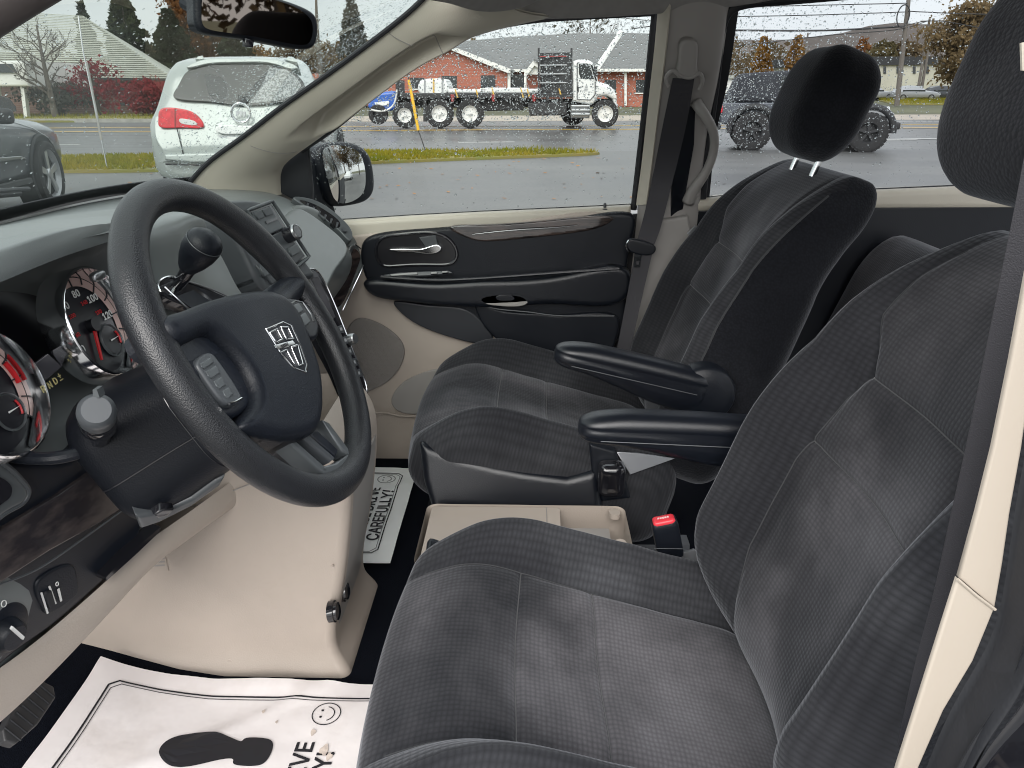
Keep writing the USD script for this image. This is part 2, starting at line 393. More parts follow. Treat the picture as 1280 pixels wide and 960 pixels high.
mat("mid_plastic", (.052, .057, .062), .38, bump=.15, bscale=900, bdist=.0004)
mat("wood_trim", (.055, .045, .043), .12, c2=(.016, .014, .016), vscale=14., detail=7., cramp=(.42, .6), coat=.5, mapscale=(1., 1., 2.))
mat("gloss_wood", (.06, .042, .036), .07, c2=(.012, .010, .010), vscale=10., cramp=(.4, .62), coat=.7, mapscale=(1, 1, 9))
mat("speaker_cloth", (.23, .21, .195), .85, bump=.9, bscale=420, bdist=.002, voro="weave")
mat("webbing", (.028, .027, .032), .62, bump=.6, bscale=900, bdist=.0008, mapscale=(1, 1, 1))
mat("red_button", (.62, .035, .05), .35)
mat("white_mark", (.72, .72, .70), .5)
mat("dim_mark", (.30, .31, .32), .5)
mat("dial_face", (.006, .006, .008), .3)
mat("dial_band", (.60, .42, .38), .5)
mat("red_mark", (.55, .015, .02), .4)
mat("amber_mark", (.45, .40, .18), .5)
mat("screen_grey", (.05, .048, .055), .2)
mat("paper", (.78, .735, .725), .75, c2=(.70, .65, .63), vscale=7., detail=8., cramp=(.30, .46), bump=.35, bscale=26, bdist=.004)
mat("paper_cool", (.86, .88, .86), .75, var=.03, vscale=9., bump=.3, bscale=26, bdist=.004)
mat("ink", (.012, .012, .016), .6)
mat("stain", (.58, .50, .44), .8, var=.2, vscale=80.)
mat("mirror_glass", (.72, .73, .72), .01, 1.0)
mat("dim_mirror", (.20, .175, .155), .015, 1.0)
mat("metal_grey", (.33, .34, .36), .38, .8)
fabric("seat_fabric", (.0190, .0195, .0225), (.092, .0885, .0955), 132., .42, 4.0, math.radians(-15))
fabric("back_fabric", (.0190, .0192, .0220), (.080, .0775, .0835), 132., .42, 4.0, math.radians(-110))
fabric("bolster_fabric", (.0185, .0190, .0220), (.036, .037, .041), 118., .62, 4., math.radians(-15))
fabric("back_bolster_fabric", (.0185, .0190, .0220), (.036, .037, .041), 118., .62, 4., math.radians(-110))
fabric("seat_side_cloth", (.0072, .0080, .0108), (.0125, .0135, .0170), 190., .35, 5.)
mat("seam_thread", (.030, .031, .034), .8, sheen=.3)
glass_pane("glass_side", (.62, .645, .63))
glass_pane("glass_tinted", (.56, .575, .585))
glass_pane("glass_wind", (.545, .585, .56), ior=1.36)
M["water"] = usdkit.material(stage, "/World/Looks/water", {"g": ("glass_bsdf", {"color": (.93, .95, .95), "IOR": 1.33, "roughness": 0.})}, [], surface="g.BSDF")

# ================================================================== THE MINIVAN
VAN = thing("minivan", "open minivan seen through its driver door, black and beige cabin with dark cloth seats", "minivan", (0, 0, 0.42))
rectp = lambda lo, hi: [(lo[0], lo[1]), (hi[0], lo[1]), (hi[0], hi[1]), (lo[0], hi[1])]

# ---- floor, toe board
fl = np.array([[(x, y, z) for x in np.linspace(-.80, .78, 30)] for y, z in [(-2.2, .42), (-1.2, .42), (-.4, .42), (.3, .42), (.54, .42), (.62, .432), (.70, .452), (.79, .478), (.88, .53), (.98, .62), (1.06, .74), (1.08, .95)]])
part(VAN, "floor_carpet", shell(fl, .03, (0, 0, 3)), "carpet", label="near black carpet of the cabin floor")
part(VAN, "door_sill", [box((-.84, -.6, .36), (-.72, 1.0, .415))], "black_plastic")

# ---- dashboard body
ST = {
 -.74: [(.80, 1.17), (.66, 1.20), (.545, 1.205), (.545, 1.15), (.575, 1.05), (.575, .98), (.585, .90), (.60, .80), (.66, .72)],
 -.56: [(.83, 1.18), (.68, 1.222), (.525, 1.228), (.60, 1.21), (.625, 1.10), (.565, 1.03), (.578, .94), (.595, .82), (.66, .70)],
 -.40: [(.85, 1.185), (.69, 1.232), (.508, 1.240), (.60, 1.222), (.625, 1.10), (.55, 1.03), (.555, .95), (.575, .82), (.66, .70)],
 -.26: [(.865, 1.187), (.70, 1.228), (.515, 1.232), (.58, 1.205), (.61, 1.10), (.535, 1.02), (.53, .95), (.56, .82), (.66, .70)],
 -.17: [(.87, 1.188), (.71, 1.222), (.535, 1.222), (.525, 1.18), (.515, 1.10), (.50, 1.03), (.50, .95), (.53, .82), (.66, .70)],
 -.06: [(.875, 1.188), (.72, 1.215), (.545, 1.212), (.535, 1.17), (.525, 1.09), (.50, 1.0), (.49, .92), (.48, .82), (.60, .70)],
 .08: [(.875, 1.188), (.72, 1.205), (.56, 1.200), (.555, 1.16), (.525, 1.08), (.50, 1.0), (.49, .92), (.48, .82), (.60, .70)],
 .22: [(.87, 1.188), (.73, 1.192), (.585, 1.185), (.545, 1.15), (.505, 1.09), (.48, 1.03), (.485, .93), (.50, .82), (.62, .72)],
 .45: [(.85, 1.183), (.72, 1.180), (.60, 1.172), (.53, 1.14), (.475, 1.085), (.445, 1.025), (.475, .94), (.50, .84), (.62, .74)],
 .62: [(.81, 1.178), (.71, 1.172), (.61, 1.160), (.54, 1.125), (.475, 1.07), (.435, 1.01), (.465, .93), (.50, .85), (.62, .76)],
 .70: [(.79, 1.175), (.71, 1.165), (.625, 1.150), (.56, 1.115), (.50, 1.06), (.465, 1.0), (.49, .93), (.52, .86), (.62, .78)]}
xs = sorted(ST); prof = np.array([[(x, *p) for p in [spline(ST[x], 60)] for p in p] for x in xs])
xx = np.linspace(xs[0], xs[-1], 150)
from scipy.interpolate import PchipInterpolator
dash = np.stack([PchipInterpolator(xs, prof[..., k], axis=0)(xx) for k in range(3)], -1); dash[..., 0] = xx[:, None]
DASH = part(VAN, "dashboard", shell(dash, .012, (0, -2, 1.6)), "dash_plastic", smooth=50, label="dark grey dashboard across the front of the cabin")

# ---- instrument cluster inside the hood
GN = unit((0, -.95, .31))
CL = group(VAN, "instrument_cluster")
part(CL, "cluster_panel", plate([(-.585, .600, 1.045), (-.225, .595, 1.045), (-.235, .62, 1.20), (-.57, .625, 1.20)], .01, n=GN), "dial_face")
part(CL, "cluster_lip", tube(spline(ats([(-40, 566), (20, 571), (60, 573), (98, 566), (150, 540)], z=1.035), 20), .007), "black_plastic")
def dial(c, R, nums, rednums, needle, sub, band):
    g = "instrument_dial"
    u, v, n = frame(GN); c = np.asarray(c, float)
    D = group(CL, g) if False else None
    pol = lambda r, a, h=0.: c + u * r * math.cos(a) + v * r * math.sin(a) + n * h
    part(CL, "dial_face", lathe([(0, 0), (R, 0)], c, GN, 48), "dial_face")
    part(CL, "dial_ring", lathe([(R * .98, 0), (R * 1.0, .012), (R * 1.05, .024), (R * 1.10, .022), (R * 1.13, .0), (R * 1.13, -.01)], c, GN, 56), "chrome", smooth=60)
    a0, a1 = band
    th = np.linspace(a0, a1, 40)
    part(CL, "dial_band", trimesh.Trimesh(*grid_mesh(np.array([[pol(r, a, .0012) for a in th] for r in (R * .80, R * .97)]))), "dial_band")
    tk = []
    for k, a in enumerate(np.linspace(a0, a1, 13)):
        d1 = u * math.cos(a) + v * math.sin(a); d2 = np.cross(n, d1)
        r0 = R * (.76 if k % 2 == 0 else .84)
        tk.append(plate([c + d1 * r0 - d2 * .0007 + n * .003, c + d1 * R * .98 - d2 * .0007 + n * .003, c + d1 * R * .98 + d2 * .0007 + n * .003, c + d1 * r0 + d2 * .0007 + n * .003], .0012, n=n))
    part(CL, "dial_ticks", tk, "ink", smooth=False, kind="stuff")
    for s, a in nums: part(CL, "dial_number", text(s, .0085, pol(R * .66, a, .0012), u, v, bold=True), "white_mark", smooth=False)
    for s, a in rednums: part(CL, "dial_number", text(s, .005, pol(R * .47, a, .0012), u, v), "red_mark", smooth=False)
    tip, tail = pol(R * .70, needle, .006), pol(R * .12, needle + math.pi, .006)
    dn = np.cross(n, unit(tip - tail))
    part(CL, "needle", plate([tail + dn * .0028, tip + dn * .0014, tip - dn * .0014, tail - dn * .0028], .002, n=n), "red_mark")
    part(CL, "needle_hub", cyl(c, c + n * .009, R * .13, 20), "dial_face")
    if sub is not None:
        sc = pol(R * .56, sub, .0015); rs = R * .30
        part(CL, "small_dial", lathe([(0, .0), (rs, 0), (rs * 1.08, .003), (rs * 1.14, 0)], sc, GN, 28), "silver_plastic", smooth=50)
        part(CL, "small_dial_face", lathe([(0, .001), (rs * .96, .001)], sc, GN, 28), "dial_face")
        part(CL, "small_needle", plate([sc + u * rs * .8 + n * .003, sc - v * .001 + n * .003 - u * rs * .2, sc + v * .001 + n * .003 - u * rs * .2], .001, n=n), "white_mark")
        part(CL, "small_scale", tube([sc + (u * math.cos(a) + v * math.sin(a)) * rs * .8 + n * .002 for a in np.linspace(-.6, .5, 8)], .0012, 6), "red_mark")
c1 = at(112, 408, x=-.312); c2 = at(-26, 498, x=-.49)
dial(c1, .064, [("20", 3.6), ("40", 2.9), ("60", 2.2), ("80", 1.45), ("100", .75), ("120", .05)], [("60", 3.2), ("100", 2.4), ("140", 1.2), ("180", .35)], 4.3, -.85, (-.75, 3.75))
dial(c2, .064, [("1", 3.5), ("3", 2.4), ("5", 1.0), ("6", .45)], [], 3.9, -.85, (-.75, 3.75))
rl = part(CL, "red_line", tube([c2 + (frame(GN)[0] * math.cos(a) + frame(GN)[1] * math.sin(a)) * .057 + GN * .003 for a in np.linspace(-.1, .35, 8)], .003, 6), "red_mark")
mid = at(52, 452, x=-.405)
part(CL, "message_display", plate(onps([(36, 460), (60, 442), (78, 458), (54, 478)], mid, GN), .004, n=GN, bevel=.001), "screen_grey")
gu, gv, _ = frame(GN)
for s, px, py in (("R", 51, 487), ("N", 59, 482), ("D", 66, 477)):
    part(CL, "gear_letter", text(s, .0075, onp(px, py, mid, GN) + GN * .003, gu, gv, bold=True), "amber_mark", smooth=False)
pm = onp(73, 473, mid, GN) + GN * .003
part(CL, "gear_plus_minus", [plate([pm + gu * a + gv * b for a, b in q], .0005, n=GN) for q in ([(-.003, .002), (.003, .002), (.003, .003), (-.003, .003)], [(-.0005, -.0004), (.0005, -.0004), (.0005, .0054), (-.0005, .0054)], [(-.003, -.003), (.003, -.003), (.003, -.002), (-.003, -.002)])], "amber_mark", smooth=False)
part(CL, "pillar_hood_light", rbox((.012, .006, .006), .005, 4, TF(at(122, 345, x=-.31))), "satin_metal")

# ---- lower left dash: panels laid on the slanting face of the dash
DP, DN = np.array([-.43, .545, .93]), unit((-.30, -1, -.20))
LD = group(VAN, "driver_dash_panel")
lp = lambda pts: onps(pts, DP, DN)
part(LD, "upper_panel", plate(spline(lp([(-60, 575), (0, 572), (60, 577), (95, 570), (135, 540), (165, 560), (185, 640), (172, 690), (150, 715), (118, 745), (60, 795), (0, 842), (-60, 890)]), 90, True), .05, n=DN, bevel=.012, proud=-.004), "soft_black", smooth=50)
part(LD, "wood_panel", plate(lp([(-60, 700), (0, 662), (70, 620), (125, 582), (150, 600), (163, 628), (120, 655), (60, 688), (0, 727), (-60, 765)]), .01, n=DN, bevel=.003, proud=.003, rnd=.004), "wood_trim", label="dark burl wood strip left of the steering column")
part(LD, "panel_crease", tube(spline(lp([(-30, 740), (0, 728), (40, 712), (90, 680), (150, 637)]), 24) + DN * .0035, .0012, 6), "mid_plastic")
part(LD, "air_vent", [plate(spline(lp([(-60, 572), (0, 578), (24, 600), (32, 615), (24, 628), (0, 642), (-60, 680)]), 60, True), .02, n=DN, bevel=.006, proud=.006)], "silver_plastic", smooth=50)
part(LD, "vent_throat", plate(spline(lp([(-60, 590), (-6, 594), (8, 608), (6, 618), (-6, 628), (-60, 655)]), 40, True), .01, n=DN, proud=.0075), "gloss_black")
part(LD, "vent_ring", tube(spline(lp([(-60, 572), (0, 578), (24, 600), (32, 615), (24, 628), (0, 642), (-60, 680)]), 60, True) + DN * .003, .0035, 8, closed=True), "mid_plastic")
kc = onp(2, 790, DP, DN)
part(LD, "headlight_switch", lathe([(0, .020), (.014, .020), (.018, .016), (.020, .004), (.030, .003), (.034, .0), (.034, -.01)], kc, DN, 40), "black_plastic", smooth=40, label="round rotary headlight switch with white pointer")
part(LD, "switch_pointer", plate(lp([(-6, 778), (-4, 774), (11, 787), (9, 791)]), .003, n=DN, proud=.023), "white_mark")
part(LD, "switch_mark", tube(spline(lp([(1, 752), (5, 750), (6, 756), (2, 758)]), 14, True) + DN * .0015, .0006, 6, closed=True), "white_mark")
part(LD, "dimmer_bezel", plate(spline(lp([(48, 728), (88, 706), (97, 716), (100, 738), (94, 748), (62, 768), (54, 760)]), 50, True), .01, n=DN, bevel=.003, proud=-.001), "black_plastic", smooth=50)
part(LD, "dimmer_wheel", plate(lp([(53, 742), (62, 737), (67, 754), (60, 760)]), .006, n=DN, bevel=.002, proud=.004), "rubber")
for q in ([(50, 741), (52, 740), (60, 766), (58, 767)], [(60, 733), (62, 732), (70, 754), (68, 755)], [(71, 737), (73.5, 735), (77, 750), (75, 752)]):
    part(LD, "dimmer_mark", plate(lp(q), .001, n=DN, proud=.0012), "white_mark", smooth=False)
part(LD, "dimmer_mark", tube(spline(lp([(69, 729), (71, 727), (72, 731), (70, 732)]), 10, True) + DN * .001, .0006, 5, closed=True), "white_mark")
# beige knee panel: a curved band under the black panel
kt = lp([(-70, 880), (0, 838), (60, 793), (118, 743), (150, 713), (172, 690), (200, 668), (240, 640), (300, 596), (370, 545), (440, 500)]); kb = lp([(-70, 952), (0, 898), (70, 832), (140, 758), (188, 708), (224, 680), (258, 655), (300, 626), (345, 596), (410, 556), (470, 520)])
kt[:, 1] += .004
kg = np.array([kt, kt * .55 + kb * .45 + DN * .010, kb + DN * .004, kb - DN * .03 + np.array([0, 0, -.012]), kb - DN * .12 + np.array([0, 0, -.02])])
part(LD, "knee_panel", shell(bicubic(kg, 24, 50), .006), "beige_plastic", smooth=50, label="beige knee panel under the black dash")
part(LD, "panel_gap", plate(lp([(123, 718), (150, 690), (172, 672), (192, 655), (190, 662), (160, 690), (124, 722)]), .02, n=DN, proud=.012), "gloss_black")

# ---- centre stack
SP0, SN = at(350, 300, x=.045), unit((-.22, -.93, .36))
CS = group(VAN, "centre_stack")
sp = lambda pts, p=0.: onps(pts, SP0, SN) + SN * p
part(CS, "radio_surround", plate(spline(sp([(278, 258), (296, 250), (322, 252), (336, 262), (360, 296), (380, 326), (392, 345), (372, 352), (352, 372), (326, 360), (306, 324), (288, 290)]), 70, True), .04, n=SN, bevel=.008, proud=.004), "mid_plastic", smooth=50)
part(CS, "radio_recess", plate(sp([(308, 266), (336, 256), (379, 322), (356, 341)]), .01, n=SN, proud=.0048, rnd=.003), "gloss_black")
part(CS, "radio_bezel", tube(np.vstack([np.linspace(a, b, 8)[:-1] for a, b in zip(*(lambda q: (q, np.roll(q, -1, 0)))(sp([(305, 265), (337, 253), (383, 322), (357, 344)], .006)))]), .0032, 8, closed=True), "silver_plastic", smooth=60)
part(CS, "radio_face", plate(sp([(310, 267), (333, 259), (350, 287), (326, 298)]), .012, n=SN, bevel=.002, proud=.008), "silver_plastic")
part(CS, "radio_face", plate(sp([(328, 300), (351, 289), (377, 321), (357, 338)]), .012, n=SN, bevel=.002, proud=.008), "mid_plastic")
part(CS, "disc_slot", plate(sp([(326, 279), (340, 273), (343, 276), (328, 282)]), .004, n=SN, proud=.0095), "gloss_black")
for q in ([(312, 268), (320, 265), (325, 274), (317, 277)], [(322, 264.5), (331, 261), (336, 270), (327, 273)]):
    part(CS, "radio_button", plate(sp(q), .004, n=SN, bevel=.001, proud=.0105), "mid_plastic")
kb0 = sp([(354, 296)], .008)[0]
part(CS, "radio_knob", lathe([(0, .022), (.010, .022), (.0125, .018), (.0135, .0), (.0135, -.004)], kb0, SN, 28), "gloss_black", smooth=40)
part(CS, "knob_ring", lathe([(.0105, .0225), (.0125, .0215), (.0132, .018)], kb0, SN, 28), "satin_metal")
part(CS, "radio_button", plate(sp([(354, 312), (364, 307), (370, 317), (359, 323)]), .006, n=SN, bevel=.0015, proud=.011), "silver_plastic")
part(CS, "lower_radio_trim", plate(sp([(316, 333), (327, 327), (346, 350), (336, 357)]), .01, n=SN, bevel=.002, proud=.008), "mid_plastic")
part(CS, "radio_button", plate(sp([(319, 335), (326, 331), (333, 344), (325, 348)]), .006, n=SN, bevel=.001, proud=.010), "silver_plastic")
HP0, HN = at(420, 410, x=.115), unit((-.30, -.90, .30))
hp = lambda pts, p=0.: onps(pts, HP0, HN) + HN * p
hv = spline(hp([(380, 341), (392, 337), (402, 347), (424, 396), (446, 452), (458, 490), (454, 498), (440, 470), (420, 430), (396, 378)]), 70, True)
part(CS, "climate_panel", plate(hv, .05, n=HN, bevel=.004, proud=.002), "gloss_black", smooth=50, label="glossy black climate control strip with chrome edge")
part(CS, "climate_chrome_edge", tube(hv + HN * .001, .0018, 8, closed=True), "chrome")
part(CS, "climate_screen", plate(hp([(388, 349), (396, 346), (418, 396), (413, 402)], .0025), .002, n=HN), "screen_grey")
for k in range(5):
    t = k / 4; a = np.array([422 + 22 * t, 413 + 55 * t])
    part(CS, "climate_button", plate(hp([(a[0] - 4, a[1] - 4), (a[0] + 3, a[1] - 6), (a[0] + 6, a[1] + 3), (a[0] - 1, a[1] + 5)]), .004, n=HN, bevel=.001, proud=.0055), "mid_plastic")
    part(CS, "button_mark", plate(hp([(a[0] - .5, a[1] - 2.5), (a[0] + 2, a[1] - 3.2), (a[0] + 3, a[1] + .6), (a[0] + .5, a[1] + 1.2)]), .001, n=HN, proud=.0062), "dim_mark", smooth=False)
cb = hp([(436, 425)], .003)[0]
part(CS, "climate_knob", lathe([(0, .012), (.009, .012), (.011, .008), (.0115, 0)], cb, HN, 24), "satin_metal", smooth=40)

# ---- dash-mounted gear lever
GL = group(VAN, "gear_lever")
b0, k0 = at(208, 372, x=-.16), at(247, 316, x=-.175)
part(GL, "lever_stalk", tube(spline([b0, b0 * .5 + k0 * .5 + np.array([0, -.004, 0]), k0], 12), np.linspace(.007, .012, 12), 14), "gloss_black")
ax = unit(at(262, 300, x=-.20) - b0)
part(GL, "lever_knob", lathe([(0, -.034), (.010, -.034), (.014, -.028), (.020, -.014), (.0245, .002), (.0255, .014), (.0235, .025), (.017, .032), (.008, .0345), (0, .035)], k0, unit(k0 - b0), 32), "black_plastic", smooth=60, label="rounded black gear lever knob on the dash")
part(GL, "knob_seam", tube([k0 + unit(k0 - b0) * .020 + (u_ * math.cos(a) + v_ * math.sin(a)) * .0252 for u_, v_, _ in [frame(unit(k0 - b0))] for a in np.linspace(0, 2 * math.pi, 40)[:-1]], .0006, 6, closed=True), "silver_plastic")
GP0, GNN = at(262, 385, x=-.14), unit((-.12, -.80, .58))
gp = lambda pts, p=0.: onps(pts, GP0, GNN) + GNN * p
part(GL, "shift_plate", plate(spline(gp([(194, 362), (200, 350), (222, 346), (250, 356), (300, 378), (345, 402), (338, 418), (280, 398), (226, 380)]), 60, True), .02, n=GNN, bevel=.003, proud=.001), "gloss_black", smooth=50)
part(GL, "shift_ring", tube(spline(gp([(200, 366), (197, 356), (203, 349), (214, 347), (222, 350), (218, 360), (212, 371)], .002), 40), .002, 8), "chrome")
part(GL, "shift_chrome_line", tube(spline(gp([(204, 360), (230, 384), (262, 412), (280, 425)], .003), 24), .0016, 8), "chrome")
part(GL, "shift_chrome_line", tube(spline(gp([(230, 352), (270, 366), (310, 386), (345, 405)], .003), 24), .0014, 8), "satin_metal")
part(GL, "shift_slot", plate(gp([(218, 372), (240, 364), (262, 378), (240, 388)]), .01, n=GNN, proud=.003), "soft_black")

# ---- passenger side of the dash: pad outline, corner vent, chrome and wood end
EP0, EN = at(425, 330, x=.63), unit((-.35, -.90, .25))
ep = lambda pts, p=0.: onps(pts, EP0, EN) + EN * p
PD = group(VAN, "passenger_dash_end")
part(PD, "end_cap", plate(spline(ep([(368, 262), (400, 262), (426, 282), (446, 298), (456, 322), (446, 352), (428, 388), (420, 410), (404, 396), (392, 350)]), 60, True), .09, n=EN, bevel=.012, proud=.002), "dash_plastic", smooth=50)
part(PD, "wood_inlay", plate(spline(ep([(438, 310), (448, 318), (444, 338), (426, 380), (416, 384), (414, 366), (428, 336)]), 40, True), .01, n=EN, bevel=.003, proud=.006), "gloss_wood")
part(PD, "chrome_strip", plate(ep([(436, 308), (441, 308), (416, 366), (410, 362)]), .01, n=EN, bevel=.002, proud=.007), "satin_metal")
part(PD, "chrome_edge", tube(spline(ep([(441, 306), (451, 314), (453, 326), (444, 350), (426, 388)], .006), 30), .0022, 8), "chrome")
VP0, VN = at(408, 276, x=.62), unit((-.45, -.55, .70))
vp = lambda pts, p=0.: onps(pts, VP0, VN) + VN * p
vo = spline(vp([(366, 248), (382, 248), (405, 257), (428, 275), (440, 292), (437, 302), (424, 290), (404, 274), (384, 261)]), 60, True)
part(PD, "vent_frame", plate(vo, .03, n=VN, bevel=.003, proud=.004), "silver_plastic", smooth=50)
part(PD, "vent_throat", plate(spline(vp([(374, 252), (390, 256), (408, 266), (424, 280), (421, 286), (404, 272), (386, 261)]), 40, True), .01, n=VN, proud=.0048), "gloss_black")
for k in range(6):
    a = (384 + 7.4 * k, 257 + 4.8 * k)
    part(PD, "vent_vane", plate(vp([(a[0] - 1, a[1] - 2), (a[0] + 1.6, a[1] - 1), (a[0] - .5, a[1] + 5), (a[0] - 2.5, a[1] + 3.5)]), .006, n=VN, bevel=.001, proud=.0058), "mid_plastic")
part(PD, "vent_wheel", lathe([(0, .007), (.006, .007), (.007, .004), (.007, 0)], vp([(429, 290)], .003)[0], VN, 16), "mid_plastic")
pad = spline(np.array([onp(*q, at(400, 300, x=.45), unit((-.15, -.70, .70))) for q in [(352, 276), (360, 264), (376, 258), (400, 272), (424, 291), (437, 308), (420, 340), (404, 366), (390, 345), (370, 308)]]), 60, True)
part(PD, "dash_pad", plate(pad, .035, n=unit((-.15, -.70, .70)), bevel=.008, proud=-.004), "dash_plastic", smooth=60, label="smooth grey pad in front of the passenger")

# ---- beige lower console
def rr(x0, x1, y0, y1, z, r, n=10):
    p = np.array(Polygon(rectp((x0 + r, y0 + r), (x1 - r, y1 - r))).buffer(r, quad_segs=n).exterior.coords)[:-1]
    k = np.argmin(np.arctan2(p[:, 1] - (y0 + y1) / 2, p[:, 0] - (x0 + x1) / 2)); return np.c_[np.roll(p, -k, 0), np.full(len(p), z)]
CN = group(VAN, "lower_console", "beige lower console rising from the floor to the dash")
zz = [(.405, -.140, .140, .318), (.425, -.140, .140, .316), (.455, -.132, .132, .332), (.50, -.130, .130, .338), (.60, -.128, .128, .318), (.70, -.128, .128, .300), (.78, -.126, .126, .290), (.86, -.124, .124, .300), (.90, -.12, .12, .33)]
zs = [z[0] for z in zz]; cs_ = [CubicSpline(zs, [z[k] for z in zz]) for k in (1, 2, 3)]
rings = np.array([rr(cs_[0](z), cs_[1](z), cs_[2](z), .98, z, .017) for z in np.linspace(.405, .90, 60)])
part(CN, "console_body", trimesh.Trimesh(*grid_mesh(rings, wrap=True, flip=True), process=False), "beige_plastic", smooth=50)
ri = np.array([[(x, float(cs_[2](z)) - .0022 + .002 * (abs(x) / .095) ** 6, z) for x in np.linspace(-.095, .095, 12)] for z in np.linspace(.50, .79, 24)])
part(CN, "rear_insert", shell(ri, .004, (0, -2, .7)), "taupe_plastic", smooth=50)
for px, py in ((431, 739), (419, 764)):
    o = at(px, py, y=.327); nn = unit((0, -1, .12))
    part(CN, "power_outlet", lathe([(0, .007), (.010, .007), (.0150, .005), (.0160, .001), (.0185, .0), (.0185, -.01)], o, nn, 28), "gloss_black", smooth=40)
for px, py, r in ((288, 826, .006), (416, 707, .002)):
    o = at(px, py, x=-.131)
    part(CN, "screw_cap", lathe([(0, .003), (r * .7, .003), (r, .001), (r * 1.15, 0)], o, (-1, 0, 0), 20), "beige_plastic")
part(CN, "panel_line", tube([at(*q, x=-.1292) for q in ((232, 637), (260, 625), (300, 610), (345, 592))], .0010, 6), "taupe_plastic")
part(CN, "side_grille_frame", plate(ats([(178, 716), (205, 686), (211, 713)], x=-.129), .006, n=(-1, 0, 0), bevel=.001, proud=.002), "beige_plastic")
for k in range(4):
    t = k / 4
    part(CN, "grille_slot", plate(ats([(203 - 18 * t, 693 + 4.5 * k), (205.5, 692 + 4.5 * k), (206, 694 + 4.5 * k), (202 - 18 * t, 695 + 4.5 * k)], x=-.1312), .001, n=(-1, 0, 0)), "taupe_plastic")

# ---- pedals
for nm, q, d, lab in (("brake_pedal", [(4, 912), (14, 888), (52, 850), (68, 858), (70, 872), (48, 905), (20, 930), (6, 926)], dict(y=.70), None), ("accelerator_pedal", [(76, 822), (92, 812), (106, 845), (104, 854), (90, 860), (84, 852)], dict(y=.79), None)):
    pp = ats(q, **d); nn = unit((0, -.8, .6)); pts = onps(q, pp.mean(0), nn)
    PE = part(VAN, nm, plate(pts, .014, n=nn, bevel=.003, rnd=.004), "pedal_rubber")
    u, v, _ = frame(nn); c = pts.mean(0); a = (pts - c) @ u; b = (pts - c) @ v
    for k in range(7):
        w0 = a.min() + (a.max() - a.min()) * (k + 1) / 8
        h = .35 * (b.max() - b.min())
        part(PE, "tread_rib", tube([c + u * w0 - v * h + nn * .001, c + u * w0 + v * h + nn * .001], .0016, 6), "rubber")
    part(PE, "pedal_arm", tube([c - nn * .01, c + np.array([0, .10, .16])], .008, 8), "black_plastic")

# ---- steering wheel
TW = math.radians(29.6); W0 = np.array([-.40, .2995, 1.1347]); WX = np.array([1.0, 0, 0]); WY = np.array([0, math.sin(TW), math.cos(TW)]); WN = np.array([0, -math.cos(TW), math.sin(TW)])
SW = group(VAN, "steering_wheel", "black leather-grained steering wheel with chrome shield emblem")
wp = lambda pts, h=0., off=0.: onps(pts, W0 + WN * h, WN) + WN * off
th = np.linspace(0, 2 * math.pi, 121)[:-1]
g = []
for a in th:
    grip = .0020 * (math.exp(-((a - .55) / .28) ** 2) + math.exp(-((a - (math.pi - .55)) / .28) ** 2)); r = .0178 + grip
    ph = np.linspace(0, 2 * math.pi, 25)[:-1]
    c = W0 + .1815 * (math.cos(a) * WX + math.sin(a) * WY); d = math.cos(a) * WX + math.sin(a) * WY
    g.append([c + d * r * 1.0 * math.cos(q) + WN * r * .92 * math.sin(q) for q in ph])
g.append(g[0])
part(SW, "wheel_rim", trimesh.Trimesh(*grid_mesh(np.array(g), wrap=True, flip=True), process=False), "leather_rim", smooth=True)
hub = spline(wp([(208, 400), (228, 386), (258, 375), (298, 364), (332, 360), (356, 367), (376, 390), (392, 428), (403, 462), (407, 505), (402, 533), (386, 544), (359, 547), (330, 541), (306, 530), (318, 508), (322, 484), (309, 455), (282, 424), (262, 414), (226, 424)], .022), 110, True)
part(SW, "airbag_cover", plate(hub, .05, n=WN, bevel=.013, proud=.002), "black_plastic", smooth=60)
part(SW, "hub_back", lathe([(0, .0), (.060, .0), (.070, -.02), (.062, -.06), (0, -.06)], W0 + WN * .012 - WY * .01, WN, 36), "black_plastic", smooth=50)
lpod = spline(wp([(214, 424), (236, 414), (262, 416), (292, 436), (312, 462), (318, 486), (314, 506), (296, 520), (276, 516), (252, 486), (230, 452)], .010), 70, True)
part(SW, "spoke_pod", plate(lpod, .03, n=WN, bevel=.006, rnd=.002), "soft_black", smooth=60)
for s in (-1, 1): part(SW, "spoke_arm", tube(spline(np.array([W0 + WX * s * .06 + WY * .015 - WN * .012, W0 + WX * s * .12 + WY * .02 - WN * .010, W0 + WX * s * .178 + WY * .024]), 12), np.linspace(.026, .016, 12), 14), "black_plastic", smooth=60)
swp = wp([(247, 452), (262, 440), (272, 448), (300, 490), (302, 500), (286, 505), (270, 490), (252, 464)], .018)
part(SW, "switch_pad", plate(spline(swp, 40, True), .012, n=WN, bevel=.003), "mid_plastic", smooth=50)
for q in ([(251, 454), (263, 446), (268, 453), (256, 461)], [(258, 464), (270, 456), (276, 466), (265, 473)], [(268, 476), (277, 470), (283, 481), (275, 486)], [(279, 488), (286, 483), (292, 493), (285, 498)]):
    part(SW, "switch_button", plate(wp(q, .0195), .006, n=WN, bevel=.0015), "silver_plastic")
part(SW, "switch_chrome", tube(wp([(286, 505), (294, 503), (302, 498)], .019), .0014, 8), "chrome")
rpod = spline(wp([(352, 376), (366, 372), (382, 378), (394, 394), (400, 412), (392, 424), (382, 414), (368, 396)], .012), 50, True)
part(SW, "spoke_pod", plate(rpod, .028, n=WN, bevel=.005), "soft_black", smooth=60)
for q in ([(364, 382), (374, 378), (380, 388), (372, 393)], [(373, 395), (382, 390), (389, 402), (381, 408)]):
    part(SW, "switch_button", plate(wp(q, .018), .008, n=WN, bevel=.0015), "silver_plastic")
